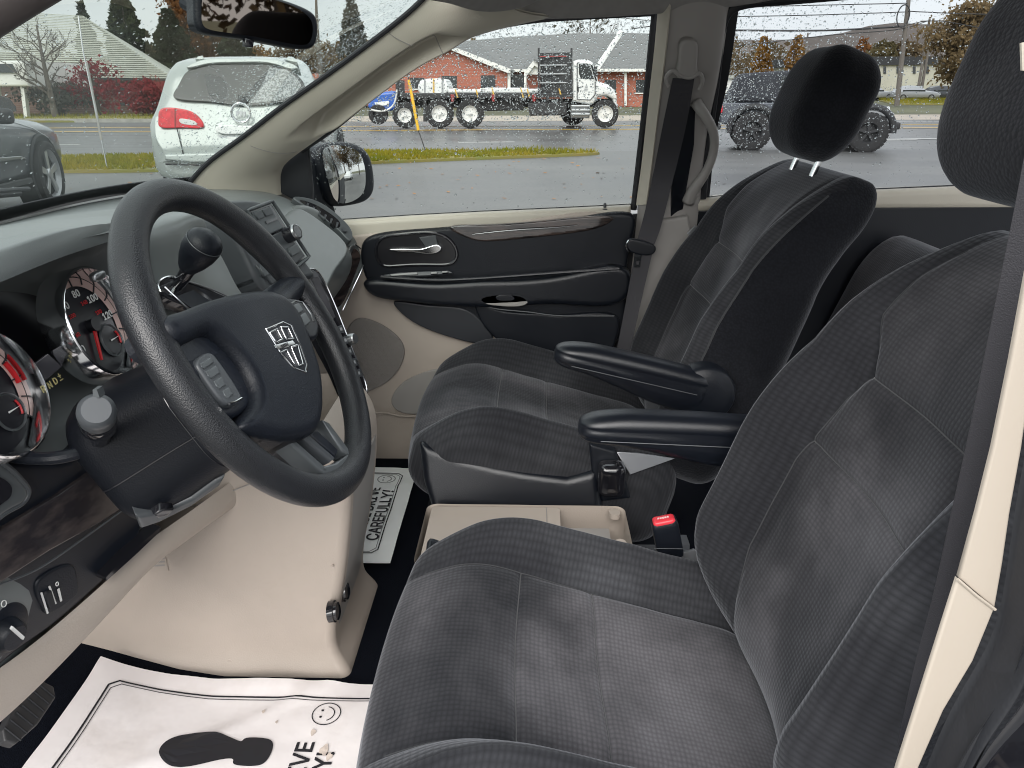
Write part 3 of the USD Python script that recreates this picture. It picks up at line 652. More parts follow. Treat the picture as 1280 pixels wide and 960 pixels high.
part(SW, "switch_chrome", tube(wp([(362, 381), (369, 376), (378, 378), (388, 392), (392, 402)], .017), .0012, 8), "satin_metal")
# lower spoke: two silver ribs and a bridge
for q in ([(355, 546), (364, 545), (408, 584), (412, 592), (402, 590)], [(404, 524), (412, 528), (436, 560), (438, 570), (428, 562)], [(398, 584), (420, 578), (438, 566), (436, 578), (424, 588), (408, 594)], [(376, 543), (384, 541), (420, 572), (414, 577)], [(384, 540), (396, 536), (424, 562), (420, 572)]):
    part(SW, "lower_spoke", plate(wp(q, .006), .02, n=WN, bevel=.003), "mid_plastic" if q[0] in ((376, 543),) else "silver_plastic" if q[0] != (384, 540) else "soft_black")
part(SW, "lower_spoke_base", plate(spline(wp([(340, 540), (356, 548), (400, 592), (420, 606), (400, 604), (384, 590), (352, 560), (326, 546)], -.01), 40, True), .02, n=WN, bevel=.004), "soft_black")
# emblem: shield with ram's-head bars
EM = group(SW, "shield_emblem") if False else None
sh = wp([(332, 412), (353, 403), (364, 408), (374, 430), (383, 456), (382, 466), (366, 460), (352, 444), (342, 428)], .0232)
shs = np.vstack([sh[:1], sh[1:2], sh[2:]])
part(SW, "shield_frame", tube(np.vstack([np.linspace(shs[i], shs[(i + 1) % len(shs)], 6)[:-1] for i in range(len(shs))]), .0016, 8, closed=True), "chrome", smooth=60)
part(SW, "shield_field", plate(shs, .002, n=WN), "soft_black")
for q in ([(337, 416), (346, 411), (353, 424), (345, 428), (337, 416)], [(351, 409), (360, 409), (367, 424), (358, 424), (351, 409)], [(350, 441), (358, 437), (369, 457), (358, 448), (350, 441)], [(364, 434), (372, 431), (379, 455), (374, 457), (364, 434)]):
    part(SW, "shield_bar", tube(np.vstack([np.linspace(a, b, 6)[:-1] for a, b in zip(wp(q, .0245)[:-1], wp(q, .0245)[1:])]), .00125, 6, closed=True), "chrome", smooth=60)
part(SW, "shield_band", plate(wp([(343, 431), (366, 425), (370, 430), (348, 437)], .0250), .003, n=WN, bevel=.0007), "chrome")
part(SW, "shield_lettering", text("DODGE", .0034, wp([(356.5, 431)], .0256)[0], unit(wp([(363, 431)], 0)[0] - wp([(349, 437)], 0)[0]), np.cross(WN, unit(wp([(363, 431)], 0)[0] - wp([(349, 437)], 0)[0])), .0004, True), "ink", smooth=False)

# ---- steering column shroud and stalk
CO = group(VAN, "steering_column")
cx = W0 - WN * .05
T = TF(W0 - WN * .135 - WY * .035, WX, WY, WN)
sh_, q_ = rbox((.072, .069, .095), (.045, .045, .03), 14, unitc=True); v = sh_.vertices
v[:, 0] *= 1 + .25 * sstep(.05, -.09, v[:, 2]); v[:, 1] *= 1 + .2 * sstep(.05, -.09, v[:, 2])
sh_.apply_transform(T); part(CO, "column_shroud", sh_, "shroud_black", smooth=True)
sel = (abs(q_[:, 1] + .143) < .01) & (q_[:, 0] < -.99); o_ = np.argsort(q_[sel, 2]); part(CO, "shroud_joint", tube(sh_.vertices[sel][o_], .0010, 6), "gloss_black")
sel = (abs(q_[:, 2] - .43) < .02) & (q_[:, 0] < -.99); o_ = np.argsort(q_[sel, 1]); part(CO, "shroud_joint", tube(sh_.vertices[sel][o_], .0008, 6), "gloss_black")
part(CO, "shroud_lip", plate([onp(*q, at(215, 620, x=-.48), unit((-.6, -.5, -.5))) for q in [(170, 646), (205, 640), (240, 624), (270, 602), (283, 596), (276, 608), (240, 634), (200, 654), (176, 662)]], .02, n=unit((-.6, -.5, -.5)), bevel=.005), "mid_plastic", smooth=60)
part(CO, "tilt_lever", plate([onp(*q, at(205, 642, x=-.485), unit((-.6, -.5, -.4))) for q in [(192, 644), (204, 637), (218, 637), (210, 645), (198, 648)]], .01, n=unit((-.6, -.5, -.4)), bevel=.002), "gloss_black")
e0, e1 = at(121, 516, x=-.56), at(150, 512, x=-.46)
sa = unit(e0 - e1)
part(CO, "stalk_tip", lathe([(0, .012), (.0125, .012), (.0165, .008), (.0172, .0), (.0165, -.018), (0, -.018)], e0, unit(sa + np.array([0, -.25, .35])), 36), "mid_plastic", smooth=40, label="grey end cap of the multi-function stalk")
part(CO, "stalk_grip", lathe([(0, .0), (.0165, .0), (.0172, -.008), (.0150, -.012), (.0165, -.018), (.017, -.034), (.012, -.05), (.010, -.12)], e0 - unit(sa + np.array([0, -.25, .35])) * .017, unit(sa + np.array([0, -.25, .35])), 36), "gloss_black", smooth=40)
part(CO, "stalk_notch", plate([e0 + np.array([-.002, -.004, .016]) + d for d in (np.array([0, -.003, 0]), np.array([0, .003, 0]), np.array([0, .002, .008]), np.array([0, -.002, .008]))], .01), "silver_plastic")
part(CO, "stalk_chrome", tube(spline(ats([(208, 488), (216, 506), (232, 530)], x=-.45), 12), .0016, 6), "satin_metal")

# ---- seats: one builder, mirrored
def bump_axis(m, cond):
    return None
def split_part(parent, m, sel, n1, m1, n2, m2, lab=None):
    """One smooth skin cut in two meshes along a seam; the normals stay those of the whole."""
    v, f, n = meshkit.arrays(m, True)
    for s, nm, mt in ((sel, n1, m1), (~sel, n2, m2)):
        ff = f[s]; idx = np.unique(ff); inv = np.full(len(v), -1); inv[idx] = np.arange(len(idx))
        part(parent, nm, (v[idx], inv[ff], n[idx]), mt, label=lab)
def groove(d, w): return np.exp(-(d / w) ** 2)
CC = 25 / 42
def remap(s, s0):
    a = np.abs(s); return np.sign(s) * np.where(a <= CC, a * s0 / CC, s0 + (a - CC) * (1 - s0) / (1 - CC))
def cushion_mesh(inb):
    hx, hy, hz = .262, .280, .085
    m, q = rbox((hx, hy, hz), (.060, .085, .062), (84, 104, 12), unitc=True); v = m.vertices.copy()
    l = v[:, 1] / hy; s0 = .60 + .05 * l; s = remap(v[:, 0] / hx, s0); v[:, 0] = s * hx; w = np.clip(v[:, 2] / hz, 0, 1) ** .8
    v[:, 1] += np.where(l > 0, -.022 * l * np.clip(s * s, 0, 1) + .004 * l, 0)
    bol = sstep(.57, .86, abs(s)) * (1 - .40 * sstep(.86, 1.0, abs(s)))
    lift = .062 * bol * (1 - .55 * sstep(.35, 1.0, l)) - .010 * (1 - sstep(.0, .55, abs(s))) * (1 - sstep(.4, 1., l))
    lift -= .045 * sstep(.45, 1.05, l) ** 1.5
    ds = (abs(s) - s0) * hx
    gr = .0055 * groove(ds, .0048)
    inn = abs(q[:, 0]) < CC + .001
    for l0 in (0.0, 21 / 52):
        d = (l - l0) * hy; gr = gr + np.where(inn, .0045 * groove(d, .0050) * sstep(0, .012, -ds), 0)
    pill = np.where(inn, .0035, .0045) * (1 - np.exp(-abs(ds) / .014))
    for l0 in (0.0, 21 / 52): pill = pill + np.where(inn, .0012 * (1 - np.exp(-abs(l - l0) * hy / .012)), 0)
    v[:, 2] += w * (lift - gr + pill)
    v[:, 2] += w * .006 * (meshkit.fbm(v * 9, 3, 3) - .5); v[:, 2] += w * .0022 * (meshkit.fbm(v * np.array([40, 18, 20]), 3, 9) - .5)
    m.vertices = v; return m, q
def back_mesh(inb):
    hx, hy, hz = .258, .070, .335
    m, q = rbox((hx, hy, hz), (.062, .055, .095), (84, 12, 110), unitc=True); v = m.vertices.copy()
    h = v[:, 2] / hz; f = v[:, 1] / hy; w = np.clip(f, 0, 1) ** .8
    s0 = np.interp(h, [-1, -.55, -.1, .22, .36, .44, .56, .75, 1.0], [.52, .60, .60, .54, .47, .54, .66, .72, .72]); s = remap(v[:, 0] / hx, s0); v[:, 0] = s * hx
    wf = np.interp(h, [-1, -.6, -.1, .3, .7, 1.0], [.92, .98, 1.0, .99, .91, .80])
    bol = sstep(.50, .88, abs(s)) * (1 - .30 * sstep(.88, 1.0, abs(s)))
    y = v[:, 1] * np.interp(h, [-1, 0, 1], [1.0, 1.0, .78])
    y += (w * .92 + .08) * (.080 if inb > 0 else .058) * bol * sstep(-1.15, -.55, h) * sstep(1.05, -.05, h)
    y -= w * .016 * (1 - sstep(0, .6, abs(s))) * sstep(.9, .2, h)
    y -= .05 * sstep(.35, 1.05, h) ** 1.6
    ds = (abs(s) - s0) * hx; inn = abs(q[:, 0]) < CC + .001
    gr = .0055 * groove(ds, .0048) * sstep(1.0, .8, h); pill = np.where(inn, .003, .004) * (1 - np.exp(-abs(ds) / .014))
    for h0 in (.0, 19 / 55):
        d = (h - h0) * hz; gr = gr + np.where(inn, .0034 * groove(d, .0046), 0); pill = pill + np.where(inn, .0010 * (1 - np.exp(-abs(d) / .012)), 0)
    y += w * (pill - gr) + w * .0042 * (meshkit.fbm(v * 9, 3, 5) - .5)
    v[:, 1] = y; v[:, 0] *= wf
    m.vertices = v; return m, q
def chain(m, sel, key):
    """Points of the mesh where SEL, in the order of KEY, as a path."""
    p = m.vertices[sel]; k = np.asarray(key)[sel]; o = np.argsort(k); return p[o]
def seat(side, dy, dz, lab):
    xc, inb = .40 * side, -side
    S = group(VAN, "front_seat", lab)
    SHIELD = [(p[1] - .070, p[2] - .02) for p in ats([(512, 552), (530, 560), (567, 572), (610, 582), (650, 589), (700, 595), (738, 586), (744, 640), (690, 668), (560, 668), (541, 656), (520, 600)], x=.138)]
    dyb, rec = (.036, math.radians(19.0)) if side < 0 else (0., math.radians(20.0))
    tilt = math.radians(15.0)
    C0 = np.array([xc, -.075 + dy, .604 + dz + (.012 if side > 0 else 0)]); cu = np.array([1.0, 0, 0]); cv = np.array([0, math.cos(tilt), math.sin(tilt)]); cn = np.array([0, -math.sin(tilt), math.cos(tilt)])
    m, q = cushion_mesh(inb); qc = q[m.faces].mean(1)
    inner = (abs(qc[:, 0]) < CC) & (qc[:, 2] > .34)
    m.apply_transform(TF(C0, cu, cv, cn))
    split_part(S, m, inner, "cushion_centre", "seat_fabric", "cushion_bolster", "bolster_fabric")
    for sg in (-1, 1):
        sel = (abs(q[:, 0] - sg * CC) < .004) & (q[:, 2] > .99)
        part(S, "seam", tube(chain(m, sel, q[:, 1]) + cn * .0005, .0011, 5), "seam_thread")
    for l0 in (0.0, 21 / 52):
        sel = (abs(q[:, 1] - l0) < .004) & (abs(q[:, 0]) < CC + .002) & (q[:, 2] > .99)
        part(S, "seam", tube(chain(m, sel, q[:, 0]) + cn * .0004, .0009, 5), "seam_thread")
    B0 = np.array([xc, -.495 + dy + dyb, .925 + dz]); bf = np.array([0, math.cos(rec), math.sin(rec)]); bu = np.array([0, -math.sin(rec), math.cos(rec)])
    m, q = back_mesh(inb); qc = q[m.faces].mean(1)
    sidep = (qc[:, 1] < .99) & ((abs(qc[:, 0]) > .99) | (qc[:, 1] < -.9) | ((qc[:, 1] < .5) & (qc[:, 2] > .99)))
    if side < 0: sidep &= (qc[:, 1] < .34)
    centre = (~sidep) & (abs(qc[:, 0]) < CC)
    m.apply_transform(TF(B0, cu, bf, bu))
    v, fa, n = meshkit.arrays(m, True)
    for sel, nm, mt in ((sidep, "backrest_side", "seat_side_cloth"), (centre, "backrest_centre", "back_fabric"), ((~sidep) & ~centre, "backrest_bolster", "back_bolster_fabric")):
        qq = fa[sel]; idx = np.unique(qq); inv = np.full(len(v), -1); inv[idx] = np.arange(len(idx)); part(S, nm, (v[idx], inv[qq], n[idx]), mt)
    for sg in (-1, 1):
        sel = (abs(q[:, 0] - sg * CC) < .004) & (q[:, 1] > .99) & (q[:, 2] < .93)
        part(S, "seam", tube(chain(m, sel, q[:, 2]) + bf * .0005, .0011, 5), "seam_thread")
        h0 = 0.0 if sg < 0 else 19 / 55
        sel = (abs(q[:, 2] - h0) < .004) & (abs(q[:, 0]) < CC + .002) & (q[:, 1] > .99)
        part(S, "seam", tube(chain(m, sel, q[:, 0]) + bf * .0004, .0009, 5), "seam_thread")
        if side > 0:
            sel = (abs(q[:, 0] - sg) < .004) & (abs(q[:, 1] - 1) < .004) & (q[:, 2] < .95)
            part(S, "welt", tube(chain(m, sel, q[:, 2]), .0022, 6), "seam_thread")
    # welt along the front/side seam of the backrest
    # head restraint
    hs = 1.0 if side > 0 else 1.12
    hr = rbox((.135 * hs, .064 * hs, .103 * hs), (.075, .052, .080), 22); v = hr.vertices.copy(); h = v[:, 2] / (.103 * hs)
    v[:, 0] *= np.interp(h, [-1, -.2, .5, 1], [.86, 1.0, .98, .86]); v[:, 1] += .006 * h * abs(h) + .006 * (1 - (v[:, 0] / .15) ** 2) - .012 * sstep(.1, 1., h) * (v[:, 1] < 0)
    v += (meshkit.fbm(v * 9, 2, 4) - .5)[:, None] * .005
    hr.vertices = v; tl = math.radians(21 if side > 0 else 14)
    H0 = np.array([xc, -.622 + dy, 1.345 + dz]) if side > 0 else np.array([xc, -.530, 1.395]); hf_ = np.array([0, math.cos(tl), math.sin(tl)]); hu = np.array([0, -math.sin(tl), math.cos(tl)])
    hr.apply_transform(TF(H0, cu, hf_, hu)); part(S, "head_restraint", hr, "seat_side_cloth", smooth=True)
    for a in (-.062, .062):
        part(S, "head_restraint_post", tube([H0 + np.array([a, 0, -.06]), B0 + bu * .31 + np.array([a, 0.0, 0])], .0065, 14), "chrome")
    # armrest on the inner side
    if side < 0: A, Bk = np.array([-.105, -.108, .900]), np.array([-.105, -.36, .890])
    else: A, Bk = np.array([.125, -.075, .940]), np.array([.125, -.310, .885])
    d = unit(A - Bk); L = np.linalg.norm(A - Bk) / 2; uu = np.array([1.0, 0, 0]); ww = np.cross(uu, d)
    ar = rbox((.029, L + .03, .026), (.024, .036, .019), (14, 30, 14)); v = ar.vertices.copy()
    fr = v[:, 1] / (L + .03); low = np.clip(-v[:, 2] / .026, 0, 1); v[:, 2] -= low * .034 * sstep(.9, -.6, fr); v[:, 2] -= np.clip(v[:, 2] / .026, 0, 1) * .006 * sstep(.5, 1., fr); v[:, 2] += .004 * (1 - fr * fr)
    v[:, 0] -= np.sign(v[:, 0]) * .0025 * groove(v[:, 2] - .004, .0022) + np.sign(v[:, 0]) * .0025 * groove(v[:, 2] + .012, .0022)
    ar.vertices = v; ar.apply_transform(TF((A + Bk) / 2, uu, d, ww)); part(S, "armrest", ar, "soft_black", smooth=60)
    st = [ (A + Bk) / 2 + d * y + ww * -.0120 - uu * .0290 for y in np.linspace(-L, L - .004, 12)]
    part(S, "armrest_seam", tube(st, .0008, 6), "mid_plastic")
    part(S, "armrest_pivot", lathe([(0, .012), (.03, .012), (.052, .006), (.058, -.004), (.058, -.03)], Bk + np.array([inb * .012, -.015, -.02]), (inb, 0, 0), 36), "black_plastic", smooth=50)
    part(S, "recliner_cap", lathe([(0, .004), (.016, .004), (.019, 0)], np.array([xc + inb * .232, -.41 + dy, .82 + dz]), (inb, 0, 0), 24), "black_plastic")
    # base: plastic side shields and rails
    for sd in (-1, 1):
        o = np.array([xc + sd * .245, 0, 0])
        pr = SHIELD if True else [(.235, .655), (.19, .66), (.08, .628), (-.05, .585), (-.15, .565), (-.24, .56), (-.34, .545), (-.36, .50), (-.30, .46), (.12, .47), (.19, .52), (.225, .59)]
        pts = np.array([(xc + sd * .262, y + dy, z + dz) for y, z in pr])
        part(S, "side_shield", plate(pts, .05, n=(sd, 0, .25), bevel=.016, proud=.012, rnd=.006), "soft_black", smooth=60)
    part(S, "seat_frame", [box((xc - .21, -.34 + dy, .47 + dz), (xc + .21, .16 + dy, .545 + dz))], "black_plastic")
    for sd in (-1, 1): part(S, "seat_rail", box((xc + sd * .19 - .02, -.40 + dy, .425), (xc + sd * .19 + .02, .16 + dy, .47 + dz)), "metal_grey")
    return S
DS = seat(-1, 0.0, 0.0, "dark cloth driver seat nearest the open door")
PS = seat(1, .055, .020, "dark cloth passenger seat by the far door")

# passenger buckle tower, bracket, driver buckle
BT = group(VAN, "passenger_buckle")
part(BT, "buckle_tower", [rbox((.022, .026, .034), (.014, .014, .012), 8, TF(at(764, 598, x=.12)))], "gloss_black", smooth=60)
part(BT, "buckle_boot", plate(ats([(737, 556), (770, 565), (782, 600), (788, 622), (752, 626), (740, 590)], x=.135), .02, n=(-1, 0, .1), bevel=.006), "black_plastic")
part(BT, "seat_bracket", plate(ats([(771, 565), (800, 567), (845, 574), (786, 592)], x=.15), .006, n=(-1, -.1, .3), bevel=.001), "metal_grey")
part(BT, "seat_bracket", plate(ats([(742, 462), (752, 468), (778, 470), (760, 476), (748, 474)], x=.20), .006, n=(-1, -.1, .5), bevel=.001), "metal_grey")
BU = group(VAN, "driver_buckle")
bt = at(834, 672, x=-.10); bd = unit((0.02, .10, .9))
u, v, n = frame(unit((-.35, .1, .93)), (0, 1, 0))
Tb = TF(bt, *[np.array(q) for q in (unit(np.cross(bd, (0, 0.2, 1.)) + np.array([1, 0, 0])), np.cross(bd, unit((1, 0, 0))), bd)])
R_ = trimesh.transformations.rotation_matrix(math.radians(-14), (1, 0, 0)); R_[:3, 3] = bt
part(BU, "buckle_body", rbox((.014, .022, .036), (.006, .006, .006), 8, R_), "black_plastic", smooth=60)
R2 = R_.copy(); R2[:3, 3] = bt + R_[:3, :3] @ np.array([-.001, 0, .030])
part(BU, "red_button", rbox((.0115, .0185, .010), (.005, .006, .005), 8, R2), "red_button", smooth=60, label="red press button of the seat belt buckle")
part(BU, "button_lettering", text("PRESS", .0045, bt + R_[:3, :3] @ np.array([-.001, 0, .0401]), -R_[:3, 1], R_[:3, 0], .0004), "white_mark", smooth=False)
part(BU, "buckle_line", tube(bt + np.array([[-.0146, -.024, -.012], [-.0146, .024, -.012]]) @ np.eye(3), .0008, 6), "mid_plastic")
part(BU, "buckle_strap", plate(ats([(842, 695), (870, 688), (890, 712), (862, 718), (846, 706)], x=-.095), .008, n=(-1, 0, .4), bevel=.002), "metal_grey")

# ---- floor tray between the seats
TR = group(VAN, "console_tray", "low beige tray with cup holder between the front seats")
tr = np.array([rr(-.12, .085, -.185, .195, z, r) for z, r in ((.42, .03), (.55, .03), (.625, .03), (.638, .028), (.645, .02))])
part(TR, "tray_body", trimesh.Trimesh(*grid_mesh(tr, wrap=True, flip=True), process=False), "beige_plastic", smooth=50)
part(TR, "tray_top", plate([(-.11, -.175, .6455), (.075, -.175, .6455), (.075, .185, .6455), (-.11, .185, .6455)], .01, n=(0, 0, 1), holes=[[(-.04, -.155, .6455), (.06, -.155, .6455), (.06, -.06, .6455), (-.04, -.06, .6455)]], rnd=.01), "beige_plastic")
part(TR, "cup_recess", box((-.04, -.155, .60), (.06, -.06, .61)), "taupe_plastic")
part(TR, "tray_seam", tube([(.075, -.035, .646), (-.11, -.035, .646)], .0009, 6), "taupe_plastic")

# ---- paper mats (loose on the floor)
def paper_mat(name, lab, x0, x1, y0, y1, up_y, seed, mt, feet, tsc=1.0):
    T0 = thing(name, lab, "floor mat", ((x0 + x1) / 2, (y0 + y1) / 2, .42), group=None)
    X, Y = np.meshgrid(np.linspace(x0, x1, 50), np.linspace(y0, y1, 60), indexing="ij")
    hgt = lambda x, y: .4250 + .014 * (meshkit.fbm(np.stack([x * 6, y * 6, x * 0 + seed], -1), 3, seed)) + .0035 * np.exp(-((x * .8 + y * .6 - (.07 if x0 < 0 else .62)) / .012) ** 2) + np.interp(y, [.54, .62, .70, .79], [0, .012, .032, .058]) * (1. if x0 < 0 else 1.) + .012 * np.exp(-((x + .168) / .03) ** 2) * (np.sin(y * 17) * .5 + .5) * (x0 < 0)
    part(T0, "sheet", shell(np.stack([X, Y, hgt(X, Y)], -1), .0006, (0, 0, 3)), mt, smooth=True)
    def drape(m, h=.0012):
        m = m.copy(); v = m.vertices; v[:, 2] = v[:, 2] - v[:, 2].min() + hgt(v[:, 0], v[:, 1]) + h; m.vertices = v; return m
    def flat(poly, h=.0005):
        m = extr(poly, 0, h); 
        for _ in range(0): m = m.subdivide()
        return m
    def line(pts, w):
        o = []
        pts = np.asarray(pts, float)
        seg = []
        for a, b in zip(pts[:-1], pts[1:]):
            k = max(2, int(np.linalg.norm(b - a) / .01)); seg += list(a + (b - a) * np.linspace(0, 1, k, endpoint=False)[:, None])
        seg.append(pts[-1]); return drape(trimesh.util.concatenate([extr(LineString([seg[i], seg[i + 1]]).buffer(w, quad_segs=2), 0, .0003) for i in range(len(seg) - 1)]))
    for ins, w, nm in ((.036, .0014, "border_line"), (.0415, .0006, "border_line")):
        a0, a1, b0, b1, c = x0 + ins, x1 - ins, y0 + ins, y1 - ins, .012
        part(T0, nm, line([(a0 + c, b0), (a1 - c, b0), (a1, b0 + c), (a1, b1 - c), (a1 - c, b1), (a0 + c, b1), (a0, b1 - c), (a0, b0 + c), (a0 + c, b0)], w), "ink", smooth=False)
    xm = (x0 + x1) / 2
    def write_(s, h, cx_, cy_):
        m = text(s, h, (cx_, cy_, 0), (1, 0, 0), (0, 1, 0), .0003, True)
        m = m.subdivide_to_size(.02) if False else m
        part(T0, "lettering", drape(m, .0014), "ink", smooth=False)
    tx = (x0 + x1) / 2 - .03
    ty = y0 + (.075 if x0 > 0 else .130)
    write_("PLEASE DRIVE", .027 * tsc, tx, ty + .018); write_("CAREFULLY!", .027 * tsc, tx, ty - .018)
    sc = np.array([x1 - .070, ty]); a = np.linspace(0, 2 * math.pi, 40)
    part(T0, "smiley", [line(np.c_[sc[0] + .023 * np.cos(a), sc[1] + .023 * np.sin(a)], .0008), line(np.c_[sc[0] + .015 * np.cos(a[22:39]), sc[1] + .002 + .015 * np.sin(a[22:39])], .0008)] + [drape(extr(Point(sc[0] + e, sc[1] + .008).buffer(.0022), 0, .0003)) for e in (-.007, .007)], "ink", smooth=False)
    for cx_, cy_, fl in feet:
        sole = spline([(0, -.055), (.028, -.05), (.036, -.01), (.043, .05), (.035, .10), (.010, .125), (-.018, .115), (-.034, .07), (-.030, .01), (-.026, -.04)], 60, True)[:, :2] if False else None
        pts = np.array([(0, .125), (.024, .115), (.040, .08), (.042, .04), (.030, -.005), (.024, -.025), (.030, -.028), (.034, -.06), (.026, -.085), (0, -.092), (-.024, -.085), (-.030, -.06), (-.026, -.028), (-.018, -.025), (-.020, .0), (-.032, .04), (-.036, .075), (-.024, .11)], float)
        p = spline(np.c_[pts * [fl * .86, .80], np.zeros(len(pts))], 90, True)[:, :2]
        m = extr(Polygon(p + [cx_, cy_]).buffer(0), 0, .0003); m = m.subdivide().subdivide()
        part(T0, "shoe_print", drape(m, .0016), "ink", smooth=False)
    return T0, drape
T1, dr1 = paper_mat("paper_floor_mat", "white paper floor mat with black shoe print under the steering wheel", -.62, -.168, .20, .735, 1, 3, "paper", [(-.318, .470, 1), (-.50, .470, -1)])
for px, py, r in ((405, 940, .010), (412, 948, .007), (392, 918, .006), (330, 893, .004), (346, 905, .003)):
    o = at(px, py, z=.43); part(T1, "dirt_smudge", dr1(extr(Polygon([(o[0] + r * math.cos(a) * (1 + .4 * math.sin(3 * a + r * 900)), o[1] + r * .7 * math.sin(a)) for a in np.linspace(0, 6.28, 14)[:-1]]), 0, .0002), .0020), "stain", smooth=False)
T2, _ = paper_mat("paper_floor_mat", "white paper floor mat with printed wording in front of the passenger seat", .195, .640, .300, .83, 1, 5, "paper_cool", [(.32, .60, -1), (.50, .60, 1)])

# ---- passenger door
DX = .715
dx = lambda pts, x=DX: ats(pts, x=x)
DR = group(VAN, "passenger_door", "black and beige trim of the front passenger door")
NX = np.array([-1.0, 0, 0])
part(DR, "lower_trim", plate(spline(dx([(430, 300), (470, 290), (640, 276), (770, 271), (768, 330), (752, 420), (720, 540), (600, 640), (400, 640), (380, 480), (400, 360)]), 80, True), .06, n=NX, bevel=.010), "beige_plastic", smooth=50)
part(DR, "sill_trim", plate(dx([(410, 279), (430, 276.5), (515, 271), (600, 266.5), (700, 262), (789, 257.5), (789, 276), (740, 278), (640, 284), (560, 292), (480, 302), (448, 312), (420, 300)], .722), .05, n=NX, bevel=.012, proud=.004), "beige_light", smooth=60)
part(DR, "upper_panel", plate(spline(dx([(452, 318), (456, 300), (476, 291), (540, 285), (600, 281), (700, 275), (791, 268), (789, 300), (782, 360), (772, 424), (735, 432), (680, 428), (640, 426), (618, 418), (600, 404), (560, 388), (520, 376), (480, 366), (460, 350)]), 120, True), .03, n=NX, bevel=.008, proud=.014), "black_plastic", smooth=50)
part(DR, "armrest_bolster", plate(spline(dx([(456, 352), (470, 347), (540, 351), (600, 348), (700, 341), (784, 335), (780, 372), (700, 378), (640, 381), (560, 380), (500, 374), (466, 366)], .70), 90, True), .03, n=NX, bevel=.014, proud=.028), "soft_black", smooth=60)
part(DR, "armrest_ledge", tube(spline(dx([(476, 346), (540, 350), (600, 348), (700, 341), (774, 336)], .676), 30), .0045, 10), "soft_black")
hz = spline(dx([(470, 312), (476, 299), (500, 293), (540, 291), (560, 298), (571, 315), (566, 328), (540, 331), (500, 332), (476, 330)], .70), 60, True)
part(DR, "handle_bezel", tube(hz, .0042, 10, closed=True), "gloss_black")
part(DR, "handle_cup", plate(hz, .004, n=NX, bevel=.001, proud=.0), "dial_face")
part(DR, "door_handle", plate(spline(dx([(486, 312), (510, 311), (530, 310), (548, 306), (552, 312), (540, 318), (520, 316), (500, 315)], .688), 40, True), .012, n=NX, bevel=.003), "chrome", smooth=60)
part(DR, "handle_pivot", plate(dx([(524, 297), (544, 294), (548, 306), (532, 309)], .694), .01, n=NX, bevel=.002), "mid_plastic")
part(DR, "wood_inlay", plate(spline(dx([(562, 285), (600, 281), (680, 276), (755, 270), (767, 273), (756, 282), (720, 291), (660, 298), (610, 302), (585, 298)], .697), 70, True), .012, n=NX, bevel=.004), "gloss_wood", smooth=60, label="glossy dark wood inlay on the passenger door")
part(DR, "inlay_highlight", tube(spline(dx([(590, 293), (640, 288), (700, 284), (724, 281)], .692), 20), np.r_[np.linspace(.0004, .0022, 10), np.linspace(.0022, .0004, 10)], 8), "satin_metal")
part(DR, "switch_plate", plate(dx([(480, 344), (500, 340), (560, 337), (566, 341), (540, 345), (484, 348)], .684), .01, n=unit((-1, 0, .7)), bevel=.002, proud=.002), "mid_plastic")
for q in ([(487, 344), (504, 341), (522, 340), (522, 344), (490, 346.5)], [(538, 340), (546, 339.5), (547, 343), (539, 344)], [(552, 339), (560, 338.5), (560, 341.5), (553, 342.5)]):
    part(DR, "window_switch", plate(dx(q, .682), .008, n=unit((-1, 0, .7)), bevel=.001, proud=.004), "gloss_black")
part(DR, "pull_cup", plate(spline(dx([(600, 374), (612, 369), (640, 368), (656, 372), (660, 378), (650, 383), (616, 382), (604, 379)], .672), 40, True), .01, n=NX, bevel=.003), "taupe_plastic", smooth=60)
part(DR, "pull_cup_recess", plate(spline(dx([(620, 371), (640, 370), (643, 374), (636, 376), (622, 375)], .669), 24, True), .004, n=NX, bevel=.001), "soft_black")
part(DR, "map_pocket", plate(spline(dx([(594, 379), (620, 386), (680, 392), (700, 394), (770, 395), (766, 440), (740, 500), (680, 500), (636, 440), (606, 410)], .69), 80, True), .03, n=NX, bevel=.006), "black_plastic", smooth=50)
part(DR, "pocket_edge", tube(spline(dx([(594, 379), (620, 386), (660, 390), (690, 394), (730, 395), (768, 395)], .688), 30), .0018, 8), "mid_plastic")
part(DR, "storage_pocket", plate(spline(dx([(492, 378), (530, 381), (580, 386), (604, 404), (616, 424), (608, 430), (570, 424), (530, 410), (504, 394)], .698), 60, True), .02, n=NX, bevel=.004), "dark_grey", smooth=50)
part(DR, "speaker_grille", plate(spline(dx([(438, 405), (462, 400), (486, 412), (504, 432), (502, 455), (486, 476), (460, 490), (430, 492)], .708), 60, True), .01, n=NX, bevel=.003), "speaker_cloth", smooth=50)
part(DR, "door_cubby", plate(spline(dx([(489, 502), (500, 482), (520, 470), (560, 462), (580, 480), (560, 512), (520, 518), (498, 514)], .707), 50, True), .01, n=NX, bevel=.002), "taupe_plastic")
part(DR, "lower_crease", tube(spline(dx([(440, 522), (480, 516), (500, 520), (540, 518)], .708), 20), .0025, 8), "beige_plastic")
part(DR, "door_edge_seal", plate(ats([(786, 268), (822, 266), (822, 300), (800, 400), (770, 520), (740, 520), (760, 420)], x=.752), .01, n=NX), "rubber")
part(DR, "lock_button", lathe([(0, .013), (.003, .012), (.004, .008), (.004, 0), (.009, -.001), (.010, -.003)], at(756, 260, x=.728), (0, 0, 1), 16), "mid_plastic", smooth=50)
part(DR, "sail_panel", plate(ats([(348, 240), (350, 214), (358, 198), (384, 182), (390, 240), (390, 262)], x=.742), .02, n=NX, bevel=.004), "black_plastic", label="black triangular cover behind the door mirror")
part(DR, "window_channel", tube(ats([(384, 176), (387, 210), (390, 262)], x=.748), .006, 8), "rubber")
